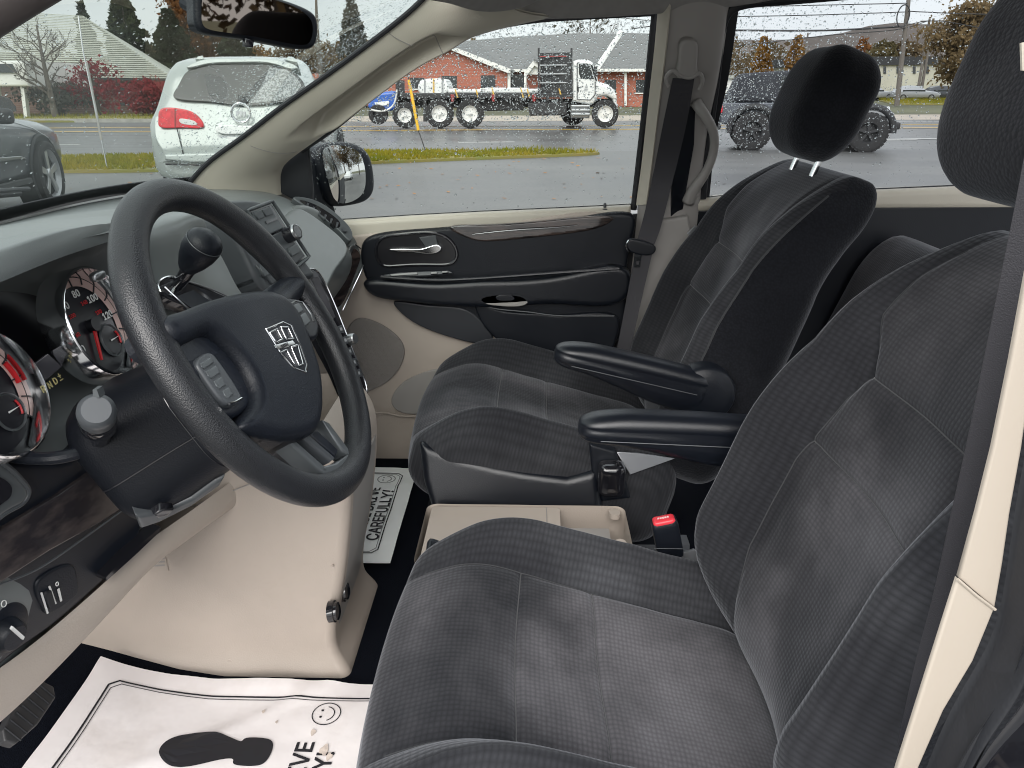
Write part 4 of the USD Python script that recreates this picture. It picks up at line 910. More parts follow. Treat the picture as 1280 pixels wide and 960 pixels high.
part(DR, "window_seal", tube(ats([(400, 278.5), (430, 275.5), (515, 270), (600, 265.5), (700, 261), (792, 256.5)], x=.75), .0045, 8), "rubber")
wf = spline(ats([(376, 188), (420, 158), (470, 116), (520, 78), (570, 50), (640, 29), (720, 21), (818, 16)], x=.70), 40)
wf = np.array([at(640 + FPX * ((p - CAM) @ RT) / ((p - CAM) @ FW), 480 - FPX * ((p - CAM) @ UP) / ((p - CAM) @ FW), x=.765 - .10 * sstep(1.1, 1.6, p[2])) for p in wf])
part(DR, "frame_seal", tube(wf, .007, 8), "rubber")
fr = np.array([at(819, 14, x=.672), at(815, 50, x=.69), at(808, 120, x=.715), at(799, 200, x=.738), at(792, 262, x=.75)])
part(DR, "frame_post", [tube(spline(fr, 20), .008, 8), tube(spline(fr, 20) + np.array([0, -.016, 0]), .006, 8)], "rubber")
part(DR, "post_shine", tube(spline(fr, 20) + np.array([-.006, -.010, 0]), .002, 6), "metal_grey")
gl = np.array([[at(390, 268, x=.757), at(790, 262, x=.757)], [at(420, 150, x=.725), at(806, 130, x=.725)], [at(520, 60, x=.69), at(820, 10, x=.675)]])
def pane_from(edges, nu=16, nv=24):
    return bicubic(np.array(edges), nu, nv)
GPA = pane_from([[at(385, 282, x=.757), at(480, 275, x=.757), at(600, 270, x=.757), at(700, 266, x=.757), at(796, 262, x=.757)], [at(385, 205, x=.745), at(480, 190, x=.745), at(600, 185, x=.745), at(700, 180, x=.745), at(803, 176, x=.742)], [at(392, 160, x=.728), at(480, 110, x=.72), at(600, 90, x=.72), at(700, 85, x=.715), at(812, 80, x=.712)], [at(440, 120, x=.715), at(520, 55, x=.69), at(600, 30, x=.682), at(700, 12, x=.678), at(822, 2, x=.674)]])
part(DR, "window_pane", trimesh.Trimesh(*grid_mesh(GPA), process=False), "glass_side", smooth=True)

# ---- door mirror outside
MR = group(VAN, "door_mirror", "black door mirror beside the front passenger window")
MP = at(432, 218, x=.93); MN = unit((-.62, -.76, .06))
mp_ = lambda pts, p=0.: onps(pts, MP, MN) + MN * p
part(MR, "mirror_housing", plate(spline(mp_([(398, 196), (404, 181), (425, 177), (448, 180), (463, 192), (469, 212), (470, 236), (462, 250), (440, 257), (420, 257), (410, 244)]), 70, True), .09, n=MN, bevel=.018), "black_plastic", smooth=60)
mo_ = spline(mp_([(402, 194), (408, 183), (430, 183), (444, 188), (452, 200), (455, 232), (448, 246), (430, 254), (418, 250), (410, 232)], .002), 70, True); mc_ = mo_.mean(0)
mg_ = np.array([mc_ + (mo_ - mc_) * t + MN * (.0015 + .0075 * (1 - np.linalg.norm(mo_ - mc_, axis=1, keepdims=True) ** 2 * t * t / .0075)) for t in np.linspace(.001, 1, 16)])
part(MR, "mirror_glass", trimesh.Trimesh(*grid_mesh(mg_, wrap=True, flip=True), process=False), "mirror_glass", smooth=True)
part(MR, "mirror_arm", plate(spline(mp_([(388, 200), (404, 205), (412, 246), (424, 258), (424, 276), (404, 276), (388, 256)]), 40, True), .05, n=MN, bevel=.01, proud=-.02), "black_plastic", smooth=60)

# ---- A-pillar (passenger side), roof rail, headliner
PIL = group(VAN, "windshield_pillar", "beige padded pillar between windshield and passenger window")
def wall_pt(px, py, off=0.):
    """A point on the inward-leaning far side of the cabin."""
    p = at(px, py, x=.72)
    for _ in range(4): p = at(px, py, x=.745 + off - .16 * float(sstep(1.12, 1.75, p[2])))
    return p
e1 = [at(232, 240, x=.60), at(262, 205, x=.595), at(302, 175, x=.59), at(350, 138, x=.58), at(402, 101, x=.57), at(450, 66, x=.56), at(487, 38, x=.55), at(522, 9, x=.54), at(560, -30, x=.53)]
e2 = [wall_pt(352, 243), wall_pt(352, 214), wall_pt(368, 194), wall_pt(412, 162), wall_pt(452, 130), wall_pt(500, 92), wall_pt(545, 62), wall_pt(610, 38), wall_pt(700, 20)]
u1, u2 = spline(e1, 90), spline(e2, 90)
pg = []
for i, (a, b) in enumerate(zip(u1, u2)):
    d = b - a; nrm = unit(np.cross(d, u2[min(i + 1, 89)] - u2[max(i - 1, 0)])); nrm = nrm if nrm @ (CAM - a) > 0 else -nrm
    row = []
    for k in range(40):
        t = k / 39; bul = .030 * math.sin(math.pi * min(1, t)) ** .7
        s = i / 89
        rec = float(sstep(.30, .40, s) * sstep(.86, .76, s)); lo = .40 + .08 * (s - .4)
        dip = -.034 * rec * float(sstep(.30, .42, t) * sstep(.74, .68, t)) + .014 * rec * math.exp(-((t - .77) / .055) ** 2)
        row.append(a + d * t + nrm * (bul + dip))
    pg.append(row)
part(PIL, "pillar_trim", shell(np.array(pg), .006), "beige_light", smooth=True)
part(PIL, "windshield_seal", tube(u1 + np.array([-.004, .006, 0]), .0055, 8), "rubber")
part(PIL, "trim_seam", tube(np.array(pg)[68, :, :] + unit(CAM - np.array(pg)[68, 20]) * .0006, .0009, 6), "taupe_plastic")
part(PIL, "trim_seam", tube(np.array(pg)[22, 4:30, :] + unit(CAM - np.array(pg)[22, 15]) * .0006, .0008, 6), "taupe_plastic")
RF = group(VAN, "roof_lining", "grey cloth roof lining above the windows")
r1 = [wall_pt(642, 21), wall_pt(690, 19), wall_pt(740, 18), wall_pt(820, 14), wall_pt(905, 8), wall_pt(1010, -6), wall_pt(1200, -30), wall_pt(1500, -60)]
r1 = spline(r1, 60)
rg = []
for p in r1:
    y = p[1]
    rg.append([p, p + np.array([-.035, 0, .012]), np.array([.50, y, 1.615]), np.array([.30, y, 1.642]), np.array([.0, y, 1.652]), np.array([-.32, y, 1.646]), np.array([-.52, y, 1.63])])
part(RF, "headliner", shell(bicubic(np.array(rg), 60, 40), .012, (0, -.3, 1.2)), "headliner_cloth", smooth=True)
hd = [[np.array([x, .215 - .10 * (abs(x) / .55) ** 2 + .02, 1.600 - .03 * (x / .55) ** 2]), np.array([x, .10, 1.635 - .03 * (x / .55) ** 2]), np.array([x, -.02, 1.650 - .03 * (x / .55) ** 2]), np.array([x, -.35, 1.652 - .03 * (x / .55) ** 2])] for x in np.linspace(-.58, .58, 12)]
part(RF, "header_trim", shell(bicubic(np.array(hd), 30, 16), .012, (0, -.3, 1.2)), "headliner_cloth", smooth=True)
part(RF, "sun_visor", plate(spline([onp(*q, at(620, 0, x=.42), unit((-.3, -.5, -.8))) for q in [(470, -40), (500, -6), (560, 6), (600, 16), (655, 10), (690, -10), (720, -50)]], 50, True), .02, n=unit((-.3, -.5, -.8)), bevel=.006, proud=.0), "headliner_cloth", smooth=60)
# driver-side A-pillar, only its upper end shows at the picture's corner
dp = [at(150, -42, x=-.60), at(60, 12, x=-.61), at(0, 48, x=-.62), at(-70, 92, x=-.64), at(-200, 170, x=-.68)]
dpp = spline(np.vstack([[(-.575, -.05, 1.655)], np.array(dp) + UP * .044, [(-.74, .72, 1.24), (-.765, .84, 1.15)]]), 40)
part(VAN, "driver_pillar", tube(dpp, .030, 16), "pillar_brown", smooth=60, label="dark pillar end in the top left corner")
part(VAN, "roof_rail", tube(spline([(-.56, .02, 1.655), (-.60, -.15, 1.655), (-.61, -.4, 1.655), (-.61, -.9, 1.645)], 20), .035, 14), "pillar_brown", smooth=60)

# ---- windshield with wiper and cowl
wb = [(.80, .73, 1.165), (.45, .855, 1.182), (0.0, .88, 1.187), (-.4, .862, 1.182), (-.72, .77, 1.170)]
wt = [(.66, .13, 1.575), (.30, .235, 1.605), (0, .25, 1.612), (-.3, .235, 1.605), (-.62, .155, 1.58)]
wbs, wts = spline(wb, 30), spline(wt, 30)
WS = np.array([wbs * (1 - t) + wts * t + np.array([0, .04, .03]) * math.sin(math.pi * t) for t in np.linspace(0, 1, 20)])
GW = group(VAN, "windshield")
part(GW, "pane", trimesh.Trimesh(*grid_mesh(WS), process=False), "glass_wind", smooth=True)
part(GW, "black_border", shell(np.array([wbs + np.array([0, .003, .003]), wbs * .955 + wts * .045 + np.array([0, .006, .008])]), .002), "ink")
ck = np.array([wbs + np.array([0, .02, -.012]), wbs + np.array([0, .10, -.03]), wbs + np.array([0, .20, -.06]), wbs + np.array([0, .24, -.10])])
part(VAN, "cowl", shell(bicubic(ck, 10, 40), .01, (0, 0, 3)), "rubber")
wa = spline([(-.5, .97, 1.19), (-.2, .955, 1.215), (.05, .945, 1.225), (.22, .95, 1.215)], 24)
WIP = part(VAN, "wiper", tube(wa, .006, 8), "rubber")
part(WIP, "wiper_blade", tube(wa + np.array([0, -.02, .008]), .004, 8), "rubber")
part(VAN, "engine_hood", shell(bicubic(np.array([[(x, y, z - .06 * x * x) for x in np.linspace(-.75, .75, 5)] for y, z in ((1.10, 1.115), (1.35, 1.06), (1.6, .99), (1.8, .86))]), 20, 20), .01, (0, 0, 3)), "gloss_black")

# ---- rear-view mirror
RM = group(VAN, "rear_view_mirror", "black framed mirror hanging inside the windshield")
RP, RN = at(320, 30, x=.02), unit((-.76, -.64, -.036))
rp = lambda pts, p=0.: onps(pts, RP, RN) + RN * p
ro = spline(rp([(243, 4), (246, -14), (300, -14), (350, -2), (390, 14), (398, 26), (397, 52), (388, 61), (350, 57), (300, 48), (258, 42), (246, 34)]), 80, True)
part(RM, "mirror_case", plate(ro, .035, n=RN, bevel=.008), "black_plastic", smooth=60)
part(RM, "mirror_glass", plate(spline(rp([(252, 6), (256, -8), (300, -8), (350, 2), (380, 16), (390, 30), (388, 50), (380, 56), (350, 52), (300, 43), (262, 37), (253, 30)]), 80, True), .003, n=RN, proud=.001), "dim_mirror", smooth=False)
part(RM, "dimming_tab", plate(rp([(306, 47), (318, 51), (316, 60), (306, 58)], .002), .012, n=RN, bevel=.003), "gloss_black")
part(RM, "mirror_stem", [tube([at(236, -2, x=.06), at(232, 4, x=.05), at(250, 14, x=.03)], .010, 10), tube([at(236, -2, x=.06), at(225, -60, x=.10)], .007, 8)], "black_plastic")

# ---- passenger-side B-pillar, belt, grab handle
BP = group(VAN, "passenger_side_pillar", "grey beige pillar behind the passenger door")
bl = [(826, 2), (821, 60), (813, 130), (804, 210), (797, 262), (790, 330), (776, 420)]; br = [(914, -6), (905, 60), (897, 110), (888, 150), (880, 210), (872, 300), (860, 420)]
bls, brs = spline([wall_pt(*q) for q in bl], 50), spline([wall_pt(*q) for q in br], 50)
bg = np.array([[a + (b - a) * t + np.array([-1, 0, 0]) * .030 * math.sin(math.pi * t) ** .45 for t in np.linspace(0, 1, 24)] for a, b in zip(bls, brs)])
part(BP, "pillar_cover", shell(bg, .006), "taupe_plastic", smooth=True)
part(BP, "front_flange", shell(np.array([bls + np.array([-.004, .006, 0]), bls * .9 + brs * .1 + np.array([-.030, 0, 0])])[:, :31], .004), "beige_light")
part(BP, "rear_seal", shell(np.array([brs + np.array([.004, .006, 0]), brs + np.array([.008, -.022, 0])]), .012), "rubber")
part(BP, "lower_cover", plate(ats([(808, 296), (822, 276), (860, 270), (866, 300), (860, 330), (830, 400), (770, 470), (780, 400)], x=.69), .03, n=NX, bevel=.006), "taupe_plastic")
def wo(pts, o): return np.array([wall_pt(*q, off=-o) for q in pts])
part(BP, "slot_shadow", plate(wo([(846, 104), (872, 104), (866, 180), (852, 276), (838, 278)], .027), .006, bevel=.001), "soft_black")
part(BP, "height_adjuster", plate(spline(wo([(849, 62), (853, 52), (864, 50), (872, 56), (872, 84), (870, 100), (848, 100), (848, 80)], .052), 50, True), .03, bevel=.007), "taupe_plastic", smooth=60)
part(BP, "belt_guide", tube(spline(wo([(836, 108), (833, 97), (840, 89), (850, 94), (866, 96), (874, 92), (878, 100), (874, 112)], .050), 40), .0045, 10), "taupe_plastic")
BS = group(VAN, "passenger_belt", "dark webbing seat belt hanging on the far pillar")
w1 = list(wo([(841, 98), (828, 160), (814, 230)], .052)) + [at(800, 288, x=.655), at(793, 310, x=.645)]; w2 = list(wo([(868, 98), (857, 160), (840, 230)], .052)) + [at(824, 290, x=.655), at(815, 312, x=.645)]
part(BS, "webbing", shell(np.array([spline(w1, 30), spline(w2, 30)]), .0022), "webbing", smooth=True)
w1 = [at(794, 316, x=.64), at(782, 380, x=.63), at(768, 450, x=.62), at(750, 520, x=.62)]; w2 = [at(816, 314, x=.64), at(803, 370, x=.63), at(790, 430, x=.62), at(772, 520, x=.62)]
part(BS, "webbing", shell(np.array([spline(w1, 30), spline(w2, 30)]), .0022), "webbing", smooth=True)
part(BS, "belt_tongue", plate(spline(ats([(786, 300), (812, 304), (820, 310), (816, 318), (790, 316), (784, 309)], x=.632), 40, True), .012, n=NX, bevel=.004), "soft_black", smooth=60)
part(BS, "tongue_plate", plate(ats([(793, 318), (802, 318), (800, 334), (792, 334)], x=.634), .003, n=NX, holes=[ats([(795, 326), (799, 326), (798.5, 331), (795, 331)], x=.634)]), "chrome")
part(BS, "tongue_loop", tube(spline(ats([(786, 300), (783, 306), (785, 314)], x=.63), 10), .002, 6), "chrome")
part(VAN, "grab_handle", tube(spline(np.array([wall_pt(a, b, off=-o) for a, b, o in [(870, 128, .03), (878, 140, .05), (889, 158, .06), (893, 176, .06), (889, 200, .06), (878, 222, .055), (868, 236, .045), (860, 252, .03)]]), 40), np.r_[np.linspace(.013, .0105, 14), np.full(12, .0105), np.linspace(.0105, .016, 14)], 14), "taupe_plastic", smooth=True)

# ---- sliding door behind
SD = group(VAN, "sliding_door", "dark sliding door panel behind the passenger seat")
sx = lambda pts, x=.74: ats(pts, x=x)
part(SD, "sill_trim", plate(sx([(866, 250), (900, 246.5), (1000, 242), (1190, 234), (1400, 225), (1400, 262), (1190, 262), (1000, 262), (900, 264), (868, 266)], .735), .05, n=NX, bevel=.016, proud=.006), "beige_light", smooth=60)
part(SD, "door_panel", plate(sx([(850, 264), (1000, 260), (1400, 256), (1400, 640), (850, 640)], .732), .04, n=NX, bevel=.004), "black_plastic")
part(SD, "window_seal", tube(sx([(870, 249.5), (900, 246), (1000, 241.5), (1190, 233), (1400, 224)], .755), .004, 8), "rubber")
part(SD, "bright_catch", plate(sx([(859, 292), (869, 282), (873, 286), (863, 296)], .68), .006, n=NX, bevel=.001), "metal_grey")
GPS = pane_from([[at(872, 252, x=.76), at(1000, 246, x=.76), at(1200, 238, x=.76), at(1420, 228, x=.76)], [at(886, 150, x=.735), at(1000, 145, x=.735), at(1200, 138, x=.735), at(1420, 128, x=.735)], [at(908, -4, x=.68), at(1000, -12, x=.68), at(1200, -24, x=.68), at(1420, -40, x=.68)]])
part(SD, "window_pane", trimesh.Trimesh(*grid_mesh(GPS), process=False), "glass_tinted", smooth=True)
# opening corner: dark rim following the window's rounded front top corner
part(SD, "window_rim", tube(spline([wall_pt(878, 248), wall_pt(886, 170), wall_pt(896, 90), wall_pt(904, 30), wall_pt(918, 10), wall_pt(960, 2), wall_pt(1010, -2), wall_pt(1200, -18)], 60), .010, 8), "rubber")

# ---- second-row seat behind
RS = group(VAN, "second_row_seat", "dark second row seat half hidden between the front seats")
m = rbox((.27, .075, .34), (.09, .06, .14), (30, 8, 36)); v = m.vertices; v[:, 0] *= np.interp(v[:, 2] / .33, [-1, 0, 1], [1, 1, .86])
m.apply_transform(TF((.50, -.815, .735), (1, 0, 0), (0, math.cos(.30), math.sin(.30)), (0, -math.sin(.30), math.cos(.30)))); part(RS, "backrest", m, "back_fabric", smooth=True)
m = rbox((.26, .14, .08), .06, 16); m.apply_transform(TF((.50, -.70, .50))); part(RS, "cushion", m, "bolster_fabric", smooth=True)

# ---- driver-side B-pillar, belt and weatherstrip at the right edge
DB = group(VAN, "driver_side_pillar", "pale beige pillar with black door seal by the camera")
bx = lambda pts, x=-.735: ats(pts, x=x)
part(DB, "pillar_cover", plate(bx([(1400, -170), (1352, 0), (1312, 200), (1283, 350), (1264, 452), (1242, 560), (1222, 640), (1199, 723), (1244, 761), (1254, 705), (1263, 643), (1278, 560), (1296, 430), (1330, 250), (1392, 0), (1440, -170)]), .004, n=NX, bevel=.002), "pillar_cream", smooth=50)
part(DB, "lower_cover", plate(bx([(1197.5, 724), (1122, 960), (1100, 1040), (1130, 1040), (1149, 960), (1180, 889), (1217, 827), (1243.5, 762)], -.738), .004, n=NX, bevel=.002), "pillar_cream", smooth=50)
part(DB, "panel_lip", tube(bx([(1197, 724), (1220, 744), (1244, 762)], -.7385), .0012, 6), "pillar_cream")
sl1 = [(1330, 330), (1300, 470), (1283, 560), (1268, 643), (1248, 768), (1223, 827), (1188, 889), (1158, 960), (1130, 1040)]; sl2 = [(1420, 420), (1380, 560), (1345, 660), (1320, 750), (1296, 810), (1278, 862), (1245, 910), (1212, 960), (1170, 1040)]
a, b = spline(bx(sl1), 40), spline(bx(sl2, -.765), 40)
part(DB, "door_seal", shell(np.array([[p + (q - p) * t + NX * .016 * math.sin(math.pi * t) for t in np.linspace(0, 1, 12)] for p, q in zip(a, b)]), .008), "rubber", smooth=True)
part(DB, "body_edge", shell(np.array([[p + (q - p) * t + NX * .004 for t in np.linspace(1.02, 2.2, 6)] for p, q in zip(a, b)]), .01), "gloss_black", smooth=True)
w1 = [(1330, -60), (1296, 100), (1280, 196), (1254, 330), (1230, 448), (1207, 560), (1184, 664), (1166, 745), (1146, 820), (1122, 930)]; w2 = [(1384, -40), (1344, 130), (1320, 230), (1296, 350), (1272, 470), (1250, 565), (1228, 660), (1206, 735), (1176, 810), (1124, 935)]
part(VAN, "driver_belt", shell(np.array([spline(ats(w1, x=-.69), 40), spline(ats(w2, x=-.70), 40)]), .0025), "webbing", smooth=True, label="dark webbing of the driver's seat belt by the pillar")
part(DB, "belt_guide", plate(ats([(1277, 54), (1290, 50), (1294, 90), (1278, 88)], x=-.70), .002, n=NX), "beige_light")

# ================================================================== OUTSIDE
mat("asphalt_wet", (.125, .125, .121), .46, c2=(.060, .061, .061), vscale=.42, detail=9., cramp=(.38, .60), bump=.35, bscale=26., bdist=.012, rvar=.10, mapscale=(1., .35, 1.))
mat("road_wet", (.085, .085, .083), .34, c2=(.050, .050, .050), vscale=.5, detail=8., cramp=(.35, .65), bump=.3, bscale=20., bdist=.010, rvar=.10, mapscale=(1., .12, 1.))
mat("concrete_wet", (.34, .29, .23), .5, var=.18, vscale=.8, detail=6.)
mat("kerb_stone", (.30, .29, .27), .55, var=.15, vscale=3.)
mat("far_ground", (.085, .088, .045), .9, var=.35, vscale=.05)
mat("road_white", (.66, .66, .63), .45, var=.15, vscale=4.)
mat("road_yellow", (.62, .38, .06), .45, var=.15, vscale=4.)
leafmat("lawn_blades", (.25, .28, .030), (.46, .37, .05), 1.2)
mat("lawn_soil", (.17, .18, .04), .9, c2=(.22, .17, .05), vscale=1.6, detail=7.)
mat("hill_trees", (.10, .085, .075), .95, var=.35, vscale=.02, detail=8.)
XL = lambda y, c: c - .10 * y
def sheet(pts, z): 
    poly = Polygon([(p[0], p[1]) for p in pts]); v, f = trimesh.creation.triangulate_polygon(poly, engine="earcut")
    m = trimesh.Trimesh(np.c_[v, np.full(len(v), z)], f, process=False)
    if m.face_normals[0, 2] < 0: m.invert()
    return m
solo("ground", sheet([(-3000, -3000), (3000, -3000), (3000, 3000), (-3000, 3000)], -.03), "far_ground", kind="structure")
solo("parking_lot", sheet([(-40, -60), (XL(-60, 17), -60), (XL(60, 17), 60), (-40, 60)], 0.0), "asphalt_wet", kind="structure")
solo("road", sheet([(XL(-160, 17), -160), (XL(-160, 33.5), -160), (XL(160, 33.5), 160), (XL(160, 17), 160)], -.004), "road_wet", kind="structure")
solo("far_pavement", sheet([(XL(-160, 33.5), -160), (XL(-160, 40.), -160), (XL(12, 40.), 12), (XL(12, 33.5), 12)], .0), "concrete_wet", kind="structure")
solo("far_kerb", [box((XL(y, 33.4) - .12, y, -.02), (XL(y, 33.4) + .12, y + 9.9, .12)) for y in range(12, 90, 10)], "kerb_stone", kind="structure")
def strip(name, a, b, w, m, z=.006):
    a, b = np.array(a, float)[:2], np.array(b, float)[:2]; d = unit(b - a); n = np.array([-d[1], d[0]]) * w / 2
    return solo(name, sheet([a - n, b - n, b + n, a + n], z), m, kind="structure")
for k in range(-4, 9):
    y = 1.95 - k * 5.6
    strip("lane_dash", (XL(y, 20.2), y, 0), (XL(y - 1.5, 20.2), y - 1.5, 0), .14, "road_white")
strip("edge_line", (XL(-5, 19.2) + 1.6, -8.5), (XL(-40, 22.6), -40), .16, "road_white")
strip("edge_line", (XL(60, 16.9), 60), (XL(9.5, 16.7), 9.3), .22, "road_white")
strip("edge_line", (XL(-12, 31.8), -12), (XL(-60, 31.8), -60), .2, "road_white")
strip("yellow_line", (XL(70, 25.6), 70), (XL(-70, 27.2), -70), .30, "road_yellow")
strip("yellow_line", (XL(70, 28.2), 70), (XL(-70, 29.8), -70), .30, "road_yellow")
# grass islands
isl = spline([(12.2, 40, 0), (12.2, 20, 0), (12.15, 8.2, 0), (12.5, 6.2, 0), (13.9, 3.1, 0), (15.1, .6, 0), (15.95, -1.2, 0), (16.35, -1.5, 0), (16.6, -.9, 0), (16.75, 1.0, 0), (16.5, 4.1, 0), (15.9, 7, 0), (15.2, 9.5, 0), (14.7, 14, 0), (14.4, 40, 0)], 120)[:, :2]
ip = Polygon(isl).buffer(0)
def lawn(name, poly, z, n, h, seed, lab, topmat="lawn_soil"):
    m = extr(poly, -.02, z, .02); solo(name + "_bed", m, topmat, kind="structure", smooth=30)
    r = np.random.default_rng(seed); x0, y0, x1, y1 = poly.bounds
    from shapely import contains_xy
    p = np.c_[r.uniform(x0, x1, n * 3), r.uniform(y0, y1, n * 3)]; p = p[contains_xy(poly.buffer(-.05), p[:, 0], p[:, 1])][:n]
    k = len(p); hh = h * r.uniform(.5, 1.3, k) * (.5 + meshkit.noise(np.c_[p * .8, np.zeros(k)])); a = r.uniform(0, 2 * math.pi, k); w = .012 + .014 * r.random(k)
    d = np.c_[np.cos(a), np.sin(a), np.zeros(k)] * w[:, None]; le = np.c_[r.normal(0, .35, (k, 2)) * hh[:, None], hh]
    b = np.c_[p, np.full(k, z)]; v = np.stack([b - d, b + d, b + le], 1).reshape(-1, 3)
    solo(name, trimesh.Trimesh(v, np.arange(3 * k).reshape(-1, 3), process=False), "lawn_blades", kind="stuff", label=lab, cat="grass", smooth=False)
lawn("grass", ip, .05, 36000, .085, 11, "strip of yellowing grass between the parking lot and road")
lawn("far_grass", Polygon([(XL(12, 34), 12), (XL(90, 34), 90), (XL(90, 42), 90), (XL(12, 42), 12)]), .06, 9000, .16, 12, "grass verge beyond the road in front of the hipped roof")
lawn("side_grass", Polygon([at(1118, 131, z=0)[:2], at(1200, 131, z=0)[:2], at(1300, 130, z=0)[:2], at(1300, 122.5, z=0)[:2], at(1085, 122.5, z=0)[:2]]), .06, 9000, .3, 13, "green lawn around the leaning utility pole")

r = np.random.default_rng(17); q_ = np.c_[r.uniform(9, 16.4, 150), r.uniform(-3, 9.5, 150)]
lv = np.c_[q_, np.where([ip.contains(Point(a)) for a in q_], .09, .012)]; an = r.uniform(0, 6.28, 150); sz = r.uniform(.025, .05, 150)[:, None]
d1, d2 = np.c_[np.cos(an), np.sin(an), r.normal(0, .12, 150)] * sz, np.c_[-np.sin(an), np.cos(an), r.normal(0, .12, 150)] * sz * .6
lvv = np.stack([lv - d1, lv + d2, lv + d1, lv - d2], 1).reshape(-1, 3); i4 = np.arange(150)[:, None] * 4
mat("dead_leaf", (.34, .16, .05), .8, var=.35, vscale=3.)
solo("fallen_leaves", trimesh.Trimesh(lvv, np.vstack([i4 + [0, 1, 2], i4 + [0, 2, 3]]), process=False), "dead_leaf", "scattered brown fallen leaves on grass strip and wet lot", "fallen leaves", kind="stuff", smooth=False)
# ---- wheels
mat("tyre", (.016, .016, .017), .75, var=.2, vscale=20.)
mat("alloy", (.50, .51, .52), .3, .85)
mat("white_wheel", (.70, .70, .68), .45, var=.08, vscale=8.)
def wheel_on(parent, c, axis, R, w, rim, spokes, rm="alloy", hub=True, knob=False):
    axis = unit(axis); P_ = part(parent, "wheel", lathe([(rim, -w * .45), (R * .90, -w * .5), (R * .985, -w * .42), (R, -w * .2), (R, w * .2), (R * .985, w * .42), (R * .90, w * .5), (rim, w * .45)], c, axis, 44), "tyre", smooth=45)
    u, v, n = frame(axis)
    part(P_, "rim", lathe([(0, w * .10), (rim * .2, w * .12), (rim * .86, w * .06), (rim * .9, w * .30), (rim * 1.0, w * .44), (rim * 1.04, w * .40)], c, axis, 36), rm if spokes == 0 else "paint_silver" if rm == "alloy" else rm, smooth=40)
    for k in range(spokes):
        a = 2 * math.pi * k / spokes + .3; d = u * math.cos(a) + v * math.sin(a); t = np.cross(axis, d)
        part(P_, "spoke", plate([np.asarray(c) + axis * w * .34 + d * rim * .1 - t * rim * .10, np.asarray(c) + axis * w * .36 + d * rim * .97 - t * rim * .16, np.asarray(c) + axis * w * .36 + d * rim * .97 + t * rim * .16, np.asarray(c) + axis * w * .34 + d * rim * .1 + t * rim * .10], w * .1, n=axis, bevel=w * .02), rm)
    if hub: part(P_, "hub", lathe([(0, w * .42), (rim * .2, w * .40), (rim * .26, w * .3)], c, axis, 20), rm)
    if knob:
        tr = []
        for k in range(26):
            a = 2 * math.pi * k / 26; d = u * math.cos(a) + v * math.sin(a); t = np.cross(axis, d)
            for s in (-1, 1):
                tr.append(rbox((.045, w * .16, .02), .008, 2, TF(np.asarray(c) + d * R * 1.0 + axis * w * .27 * s + t * .03 * s, t, axis, d)))
        part(P_, "tread", tr, "tyre", kind="stuff")
    return P_
def loft(stations, T, n=10):
    """stations (x, z_low, z_belt, z_top, half_belt, half_top) -> closed smooth body."""
    st = np.array(stations, float); xs_ = np.linspace(0, 1, len(st)); xf = np.linspace(0, 1, 70)
    S_ = np.stack([PchipInterpolator(xs_, st[:, k])(xf) for k in range(6)], 1)
    ringz = []
    for x, zl, zb, zt, wb_, wt_ in S_:
        half = [(0, zl), (wb_ * .80, zl), (wb_ * .94, zl + .05), (wb_ * .985, zl + .14), (wb_, (zl + zb) * .52), (wb_ * .985, zb - .05), (wb_ * .955, zb)]
        k = np.linspace(0, 1, 5)[1:]
        half += [(wb_ * .955 + (wt_ - wb_ * .955) * q, zb + (zt - .07 - zb) * q) for q in k] if zt - zb > .1 else [(wb_ * .955 + (wt_ - wb_ * .955) * q, zb + (zt - zb) * q * .8) for q in k]
        half += [(wt_ * .93, zt - .025), (wt_ * .8, zt), (wt_ * .4, zt + .012), (0, zt + .015)]
        h = np.array(half); o = np.vstack([h, (h * [-1, 1])[::-1][1:-1]])
        ringz.append(np.c_[np.full(len(o), x), o])
    g = np.array(ringz); v, f = grid_mesh(g, wrap=True)
    for e, fl in ((0, 0), (len(g) - 1, 1)):
        c = len(v); v = np.vstack([v, g[e].mean(0)]); i = np.arange(g.shape[1]) + e * g.shape[1]; j = np.roll(i, -1)
        f = np.vstack([f, np.stack([np.full(len(i), c), *((i, j) if not fl else (j, i))], 1)])
    m = trimesh.Trimesh(v, f, process=False)
    if m.volume < 0: m.invert()
    m.apply_transform(T); return m
def RZ(deg, o): T = trimesh.transformations.rotation_matrix(math.radians(deg), (0, 0, 1)); T[:3, 3] = o; return T
mat("paint_pearl", (.36, .395, .38), .22, .15, coat=.6, var=.02, vscale=1.)
mat("paint_slate", (.040, .045, .052), .25, .3, coat=.6)
mat("paint_gunmetal", (.085, .095, .112), .38, .2, coat=.1)
mat("paint_white", (.72, .73, .72), .3, coat=.4, var=.02, vscale=1.)
mat("paint_blue", (.02, .10, .42), .3, coat=.4)
mat("paint_silver", (.36, .37, .38), .28, .4, coat=.4)
mat("paint_red", (.25, .02, .02), .28, coat=.5)
mat("car_glass", (.014, .018, .018), .05, spec=.6, coat=.1, bump=.3, bscale=55., bdist=.006, voro=True)
mat("wet_glass_beads", (.34, .36, .36), .3, c2=(.10, .11, .11), vscale=46., detail=2., cramp=(.44, .56))
mat("tail_red", (.62, .018, .03), .15, coat=.6, var=.25, vscale=22.)
mat("lamp_clear", (.62, .62, .60), .15, coat=.6)
mat("soft_top", (.030, .033, .040), .85, var=.15, vscale=5.)
mat("trim_dark", (.022, .023, .025), .6)

